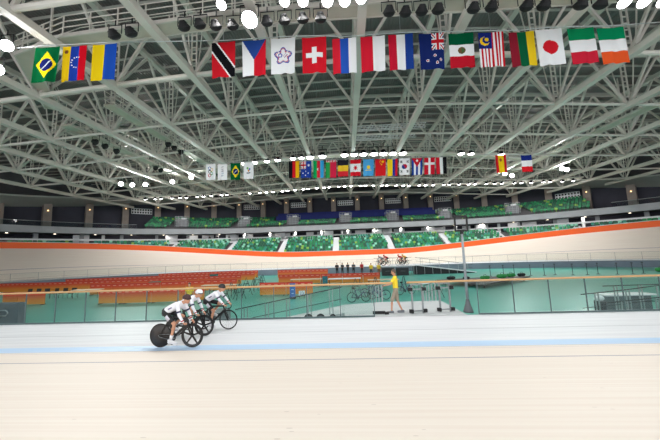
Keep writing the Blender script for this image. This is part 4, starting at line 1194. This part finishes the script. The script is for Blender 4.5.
    for k in range(15):
        x = 16.2 + k * 1.35; y = 33.4 - .19 * k + (.5 if k % 3 == 2 else 0)
        lab = 'thin dark stanchion in the long line before the far infield wall'
        if k == 0: st.location = (x, y, FZ); st['label'] = lab; st['group'] = 'stanchions before the far wall'
        else: dup(st, (x, y, FZ), .3 * k, lab, 'stanchions before the far wall')
    # low dark platform with green bags
    pl = thing('platform', 'low dark platform with bags on it right of the tall pole', 'platform', (13.0, 27.2, FZ))
    dk = mat('dark platform deck', '#4a4f50', .6)
    b = MB(); b.add([V(p) for p in ((-4.6, .4, .42), (-1.9, -3.4, .42), (4.6, 1.4, .42), (2.4, 2.2, .42), (-4.6, .4, .3), (-1.9, -3.4, .3), (4.6, 1.4, .3), (2.4, 2.2, .3))], [(0, 1, 2, 3), (7, 6, 5, 4), (0, 4, 5, 1), (1, 5, 6, 2), (2, 6, 7, 3), (3, 7, 4, 0)], dk); b.build('deck', parent=pl)
    for x, y in ((-4.0, .3), (-1.8, -2.9), (3.9, 1.3), (2.2, 1.9)):
        l = MB(); l.bar((x, y, 0), (x, y, .3), .1, .1, DKMET); l.build('leg', parent=pl)
    GB = mat('green bag cloth', '#2c8a44', .8, vary=.25, scale=6); GK = mat('black bag cloth', '#1d1f21', .8)
    def bag(x, y, s, m, label, z=FZ + .45):
        o = thing('kit_bag', label, 'bag', (x, y, z), .3)
        b = MB()
        n = 9
        b.tube([(-s * .5 + s * i / n, .03 * math.sin(i * 2.1), s * .19 + .015 * math.sin(i * 1.7)) for i in range(n + 1)], [s * r for r in (.1, .17, .19, .185, .19, .18, .19, .185, .17, .1)], 12, m); b.build('body', parent=o, smooth=True)
        b = MB(); b.tube([(-s * .2, -.02, s * .36), (-s * .1, -.03, s * .5), (s * .1, -.03, s * .5), (s * .2, -.02, s * .36)], .014, 5, GK); b.build('strap', parent=o)
    bag(12.3, 26.4, .9, GB, 'green kit bag on the dark platform nearest the tall pole'); bag(14.2, 27.2, 1.0, GB, 'green kit bag in the middle of the dark platform'); bag(15.4, 27.9, .9, GB, 'green kit bag at the right end of the dark platform')
    bag(16.6, 28.3, .8, GK, 'black kit bag at the tip of the dark platform'); bag(9.6, 27.2, .8, GK, 'black kit bag left of the tall pole on the dark platform'); bag(10.9, 27.0, .65, GK, 'smaller black kit bag right of the large one near the tall pole')
    bag(34.2, 33.2, 1.2, GB, 'green kit bag on the floor at the far right by the infield wall', FZ)
pit_furniture()

def ramps():
    POSTG = mat('pale grey post', '#a3abab', .45, .2)
    RAMP = mat('pale grey ramp', '#b9bec0', .7, vary=.05, scale=1)
    # landing behind the gap of the fence and the ramp that falls away to the left
    b = MB(); b.add([V(p) for p in ((-.2, 11.36, -.012), (4.5, 11.36, -.012), (4.5, 14.4, -.012), (1.6, 14.4, -.012), (-.2, 13.95, -.012), (-.2, 11.36, -.9), (4.5, 11.36, -.9), (4.5, 14.4, -.9), (1.6, 14.4, -.9), (-.2, 13.95, -.9))],
                    [(0, 1, 2, 3, 4), (0, 5, 6, 1), (1, 6, 7, 2), (2, 7, 8, 3), (3, 8, 9, 4), (4, 9, 5, 0)], RAMP)
    struct(b.build('ramp_landing'))
    b = MB(); b.add([V(p) for p in ((-.2, 12.2, -.012), (-.2, 13.95, -.012), (-5.1, 13.95, -.89), (-5.1, 12.2, -.89), (-.2, 12.2, -.9), (-.2, 13.95, -.9))], [(0, 1, 2, 3), (0, 3, 4), (1, 5, 2), (0, 4, 5, 1)], RAMP); struct(b.build('ramp_floor'))
    b = MB(); b.add([V(p) for p in ((1.6, 14.4, -.012), (4.5, 14.4, -.012), (4.9, 19.0, -.89), (1.2, 19.0, -.89), (1.6, 14.4, -.9), (4.5, 14.4, -.9))], [(0, 1, 2, 3), (0, 3, 4), (1, 5, 2), (0, 4, 5, 1)], RAMP); struct(b.build('ramp_floor'))
    def railing(pts, label, n, h=1.05, y_off=0, mid=.55, double=True):
        o = thing('handrail', label, 'railing'); pts = [V(p) for p in pts]
        r = MB(); r.tube([p + V((0, 0, h)) for p in pts], .022, 8, DKMET); r.build('top_rail', parent=o)
        r = MB(); r.tube([p + V((0, 0, mid)) for p in pts], .014, 6, DKMET); r.build('middle_rail', parent=o)
        L = sum((b - a).length for a, b in zip(pts[:-1], pts[1:]))
        for p, t in resample(pts, L / n):
            for s in ((-.07, .07) if double else (0,)):
                q = MB(); q.bar(p + t * s, p + t * s + V((0, 0, h)), .04, .04, POSTG); q.build('post', parent=o)
    railing([(-5.0, 12.4, -.87), (-.3, 12.4, -.03)], 'sloping steel handrail on the near side of the grey ramp left of the gap', 5)
    railing([(1.75, 14.5, -.02), (1.4, 18.8, -.86)], 'steel handrail going down behind the person in yellow', 5, .95)
    railing([(4.4, 14.5, -.02), (4.75, 18.8, -.86)], 'steel handrail right of the downward ramp behind the gap', 5, .95)
    # gate frames with black hinge blocks
    def gate(x, y, label, w=.42, h=1.15):
        o = thing('gate_frame', label, 'gate', (x, y, 0), .1)
        for s in (-1, 1):
            b = MB(); b.bar((s * w / 2, 0, -.01), (s * w / 2, 0, h), .06, .06, STAIN); b.build('post', parent=o)
        b = MB(); b.bar((-w / 2, 0, h - .02), (w / 2, 0, h - .02), .05, .05, STAIN); b.build('crossbar', parent=o)
        for z in (.1, h - .2):
            b = MB(); b.box((0, -.05, z), (w * 1.2, .04, .045), STAIN)
            for s in (-1, 1): b.box((s * w * .66, -.05, z), (.15, .12, .13), BLACK)
            b.build('hinge_block', parent=o)
    gate(2.75, 11.75, 'steel gate frame with black hinge blocks right of the person in yellow')
    gate(3.9, 11.95, 'steel gate frame with black hinge blocks beside the tall pole')
    o = thing('foot_lever', 'black pedal bar on the floor by the feet of the person in yellow', 'pedal', (1.2, 11.75, 0))
    b = MB(); b.box((0, 0, .06), (.5, .1, .1), BLACK); b.build('bar', parent=o); b = MB(); b.box((.3, 0, .035), (.16, .2, .07), BLACK); b.build('weight', parent=o)
    for k, (x, r_) in enumerate(((-1.68, .19), (-1.18, .18), (-.68, .12))):
        o = thing('trolley_wheel', ('leftmost and largest', 'middle one', 'rightmost and smallest')[k] + ' of three black wheels showing above the fence base rail', 'wheel', (x, 11.75, FZ))
        w = MB(); M = Matrix.Translation((0, 0, .95 - r_ + (0.02 if k < 2 else 0))) @ Matrix.Rotation(PI / 2, 4, 'X')
        w.lathe([(r_ * .7, .05), (r_ * .92, .045), (r_, .02), (r_, -.02), (r_ * .92, -.045), (r_ * .7, -.05), (r_ * .7, .05)], 28, TYRE, M); w.build('tyre', parent=o, smooth=True)
        w = MB(); w.lathe([(0.001, .04), (r_ * .3, .04), (r_ * .7, .03), (r_ * .7, -.03), (r_ * .3, -.04), (0.001, -.04)], 20, mat('grey hub', '#55585c', .5), M); w.build('hub', parent=o)
        w = MB(); w.box((0, 0, (.95 - 2 * r_) / 2), (r_ * 1.8, .2, .95 - 2 * r_), CONC_D); w.build('plinth', parent=o)
    # tall pole with a square hoop
    o = thing('hoop_pole', 'tall grey pole with a black square hoop on top and flared foot', 'pole', (4.72, 11.75, 0))
    GP = mat('grey pole paint', '#8f969b', .4, .3)
    b = MB(); b.tube([(0, 0, .4), (.0, 0, 3.18)], [.058, .045], 12, GP); b.build('shaft', parent=o, smooth=True)
    b = MB(); b.lathe([(0.001, 0), (.19, 0), (.18, .05), (.09, .35), (.06, .5)], 16, mat('dark foot', '#585d61', .5), None); b.build('foot', parent=o, smooth=True)
    b = MB(); b.bar((-.25, 0, 3.24), (.25, 0, 3.24), .07, .08, BLACK); b.bar((-.25, 0, 3.82), (.25, 0, 3.82), .07, .08, BLACK); b.bar((-.24, 0, 3.24), (-.24, 0, 3.82), .06, .06, BLACK); b.bar((.24, 0, 3.24), (.24, 0, 3.82), .06, .06, BLACK); b.tube([(0, 0, 3.1), (0, 0, 3.22)], .07, 8, BLACK); b.build('hoop', parent=o)
    # solid parapet of the ramp at the far left
    b = MB(); b.slab([V((-20.0, 12.6, .72)), V((-15.1, 12.3, .72))], [V((-20.0, 12.9, .72)), V((-15.1, 12.6, .72))], 1.6, mat('slate parapet', '#515a63', .7)); o = struct(b.build('ramp_parapet'))
    b = MB(); b.tube([(-20, 12.5, .42), (-15.6, 12.22, .42), (-15.5, 12.22, .3), (-15.6, 12.22, .18), (-20, 12.5, .18)], .03, 6, STAIN); b.build('rail', parent=o)
    b = MB(); b.box((-6.0, 12.7, -.4), (.9, 1.0, 1.0), mat('dark grey box', '#6b7174', .7)); struct(b.build('ramp_end'))
    # metal ramp with rails and a white edged counter at the right
    b = MB(); b.add([V(p) for p in ((10.9, 12.2, -.88), (10.9, 13.6, -.88), (17, 13.6, -.2), (17, 12.2, -.2), (17, 13.6, -.9), (17, 12.2, -.9))], [(0, 1, 2, 3), (1, 4, 2), (0, 3, 5), (2, 4, 5, 3)], mat('grey metal ramp', '#7d8487', .5)); struct(b.build('ramp_floor'))
    railing([(10.4, 12.3, -.88), (12.4, 12.3, -.72), (17, 12.3, -.2)], 'sloping steel handrail nearest the fence on the right ramp', 5, 1.0)
    railing([(10.4, 13.5, -.88), (12.4, 13.5, -.72), (17, 13.5, -.2)], 'sloping steel handrail on the far side of the right ramp', 5, 1.15)
    railing([(12.3, 14.6, -.9), (17, 14.8, -.9)], 'level steel handrail behind the right ramp', 4, 1.35)
    o = thing('counter', 'white-topped counter beyond the right ramp', 'counter', (13.9, 15.3, FZ))
    b = MB(); b.box((0, 0, .82), (2.4, .7, .06), WHITE); b.build('top', parent=o)
    b = MB(); b.box((0, .1, .4), (2.2, .45, .8), mat('counter front', '#6c7478', .6)); b.build('body', parent=o)
    o = thing('white_helmet_box', 'small white rounded box at the low end of the right ramp', 'box', (11.9, 14.4, FZ))
    b = MB(); b.box((0, 0, .35), (.3, .3, .7), DKMET); b.build('stand', parent=o); b = MB(); b.ball((0, 0, .82), (.2, .16, .14), WHITE); b.build('cover', parent=o, smooth=True)
    # ramp from the infield up to the far straight
    b = MB(); DB = mat('black ramp side', '#1c1d21', .6)
    b.add([V(p) for p in ((9.0, 38.2, .33), (16.6, 38.2, -.85), (16.6, 39.9, -.85), (9.0, 39.9, .33), (9.0, 38.2, -.9), (9.0, 39.9, -.9), (16.6, 38.2, -.9), (16.6, 39.9, -.9))], [(0, 1, 2, 3), (4, 6, 1, 0), (3, 2, 7, 5), (0, 3, 5, 4)], DB)
    b.box((6.3, 39.05, .28), (5.4, 1.7, .13), WHITE)
    for x in (3.8, 5.0, 6.3, 7.6, 8.8):
        for y in (38.4, 39.7): b.bar((x, y, FZ), (x, y, .22), .08, .08, STAIN)
    b.bar((8.9, 38.15, .38), (16.8, 38.15, -.8), .1, .14, WHITE)
    for k in range(7):
        x = 9.1 + k * 1.05; zt = .33 - (x - 9.0) * 1.18 / 7.6; b.bar((x, 38.15, FZ), (x, 38.15, zt), .06, .06, STAIN)
    struct(b.build('track_ramp'))
    railing([(9.1, 38.3, .34), (16.4, 38.3, -.8)], 'thin railing on the black ramp up to the far track', 6, 1.0, double=False)
    railing([(3.7, 39.8, .35), (8.9, 39.8, .35)], 'short steel railing at the back of the riders platform', 5, 1.0, double=False)
ramps()
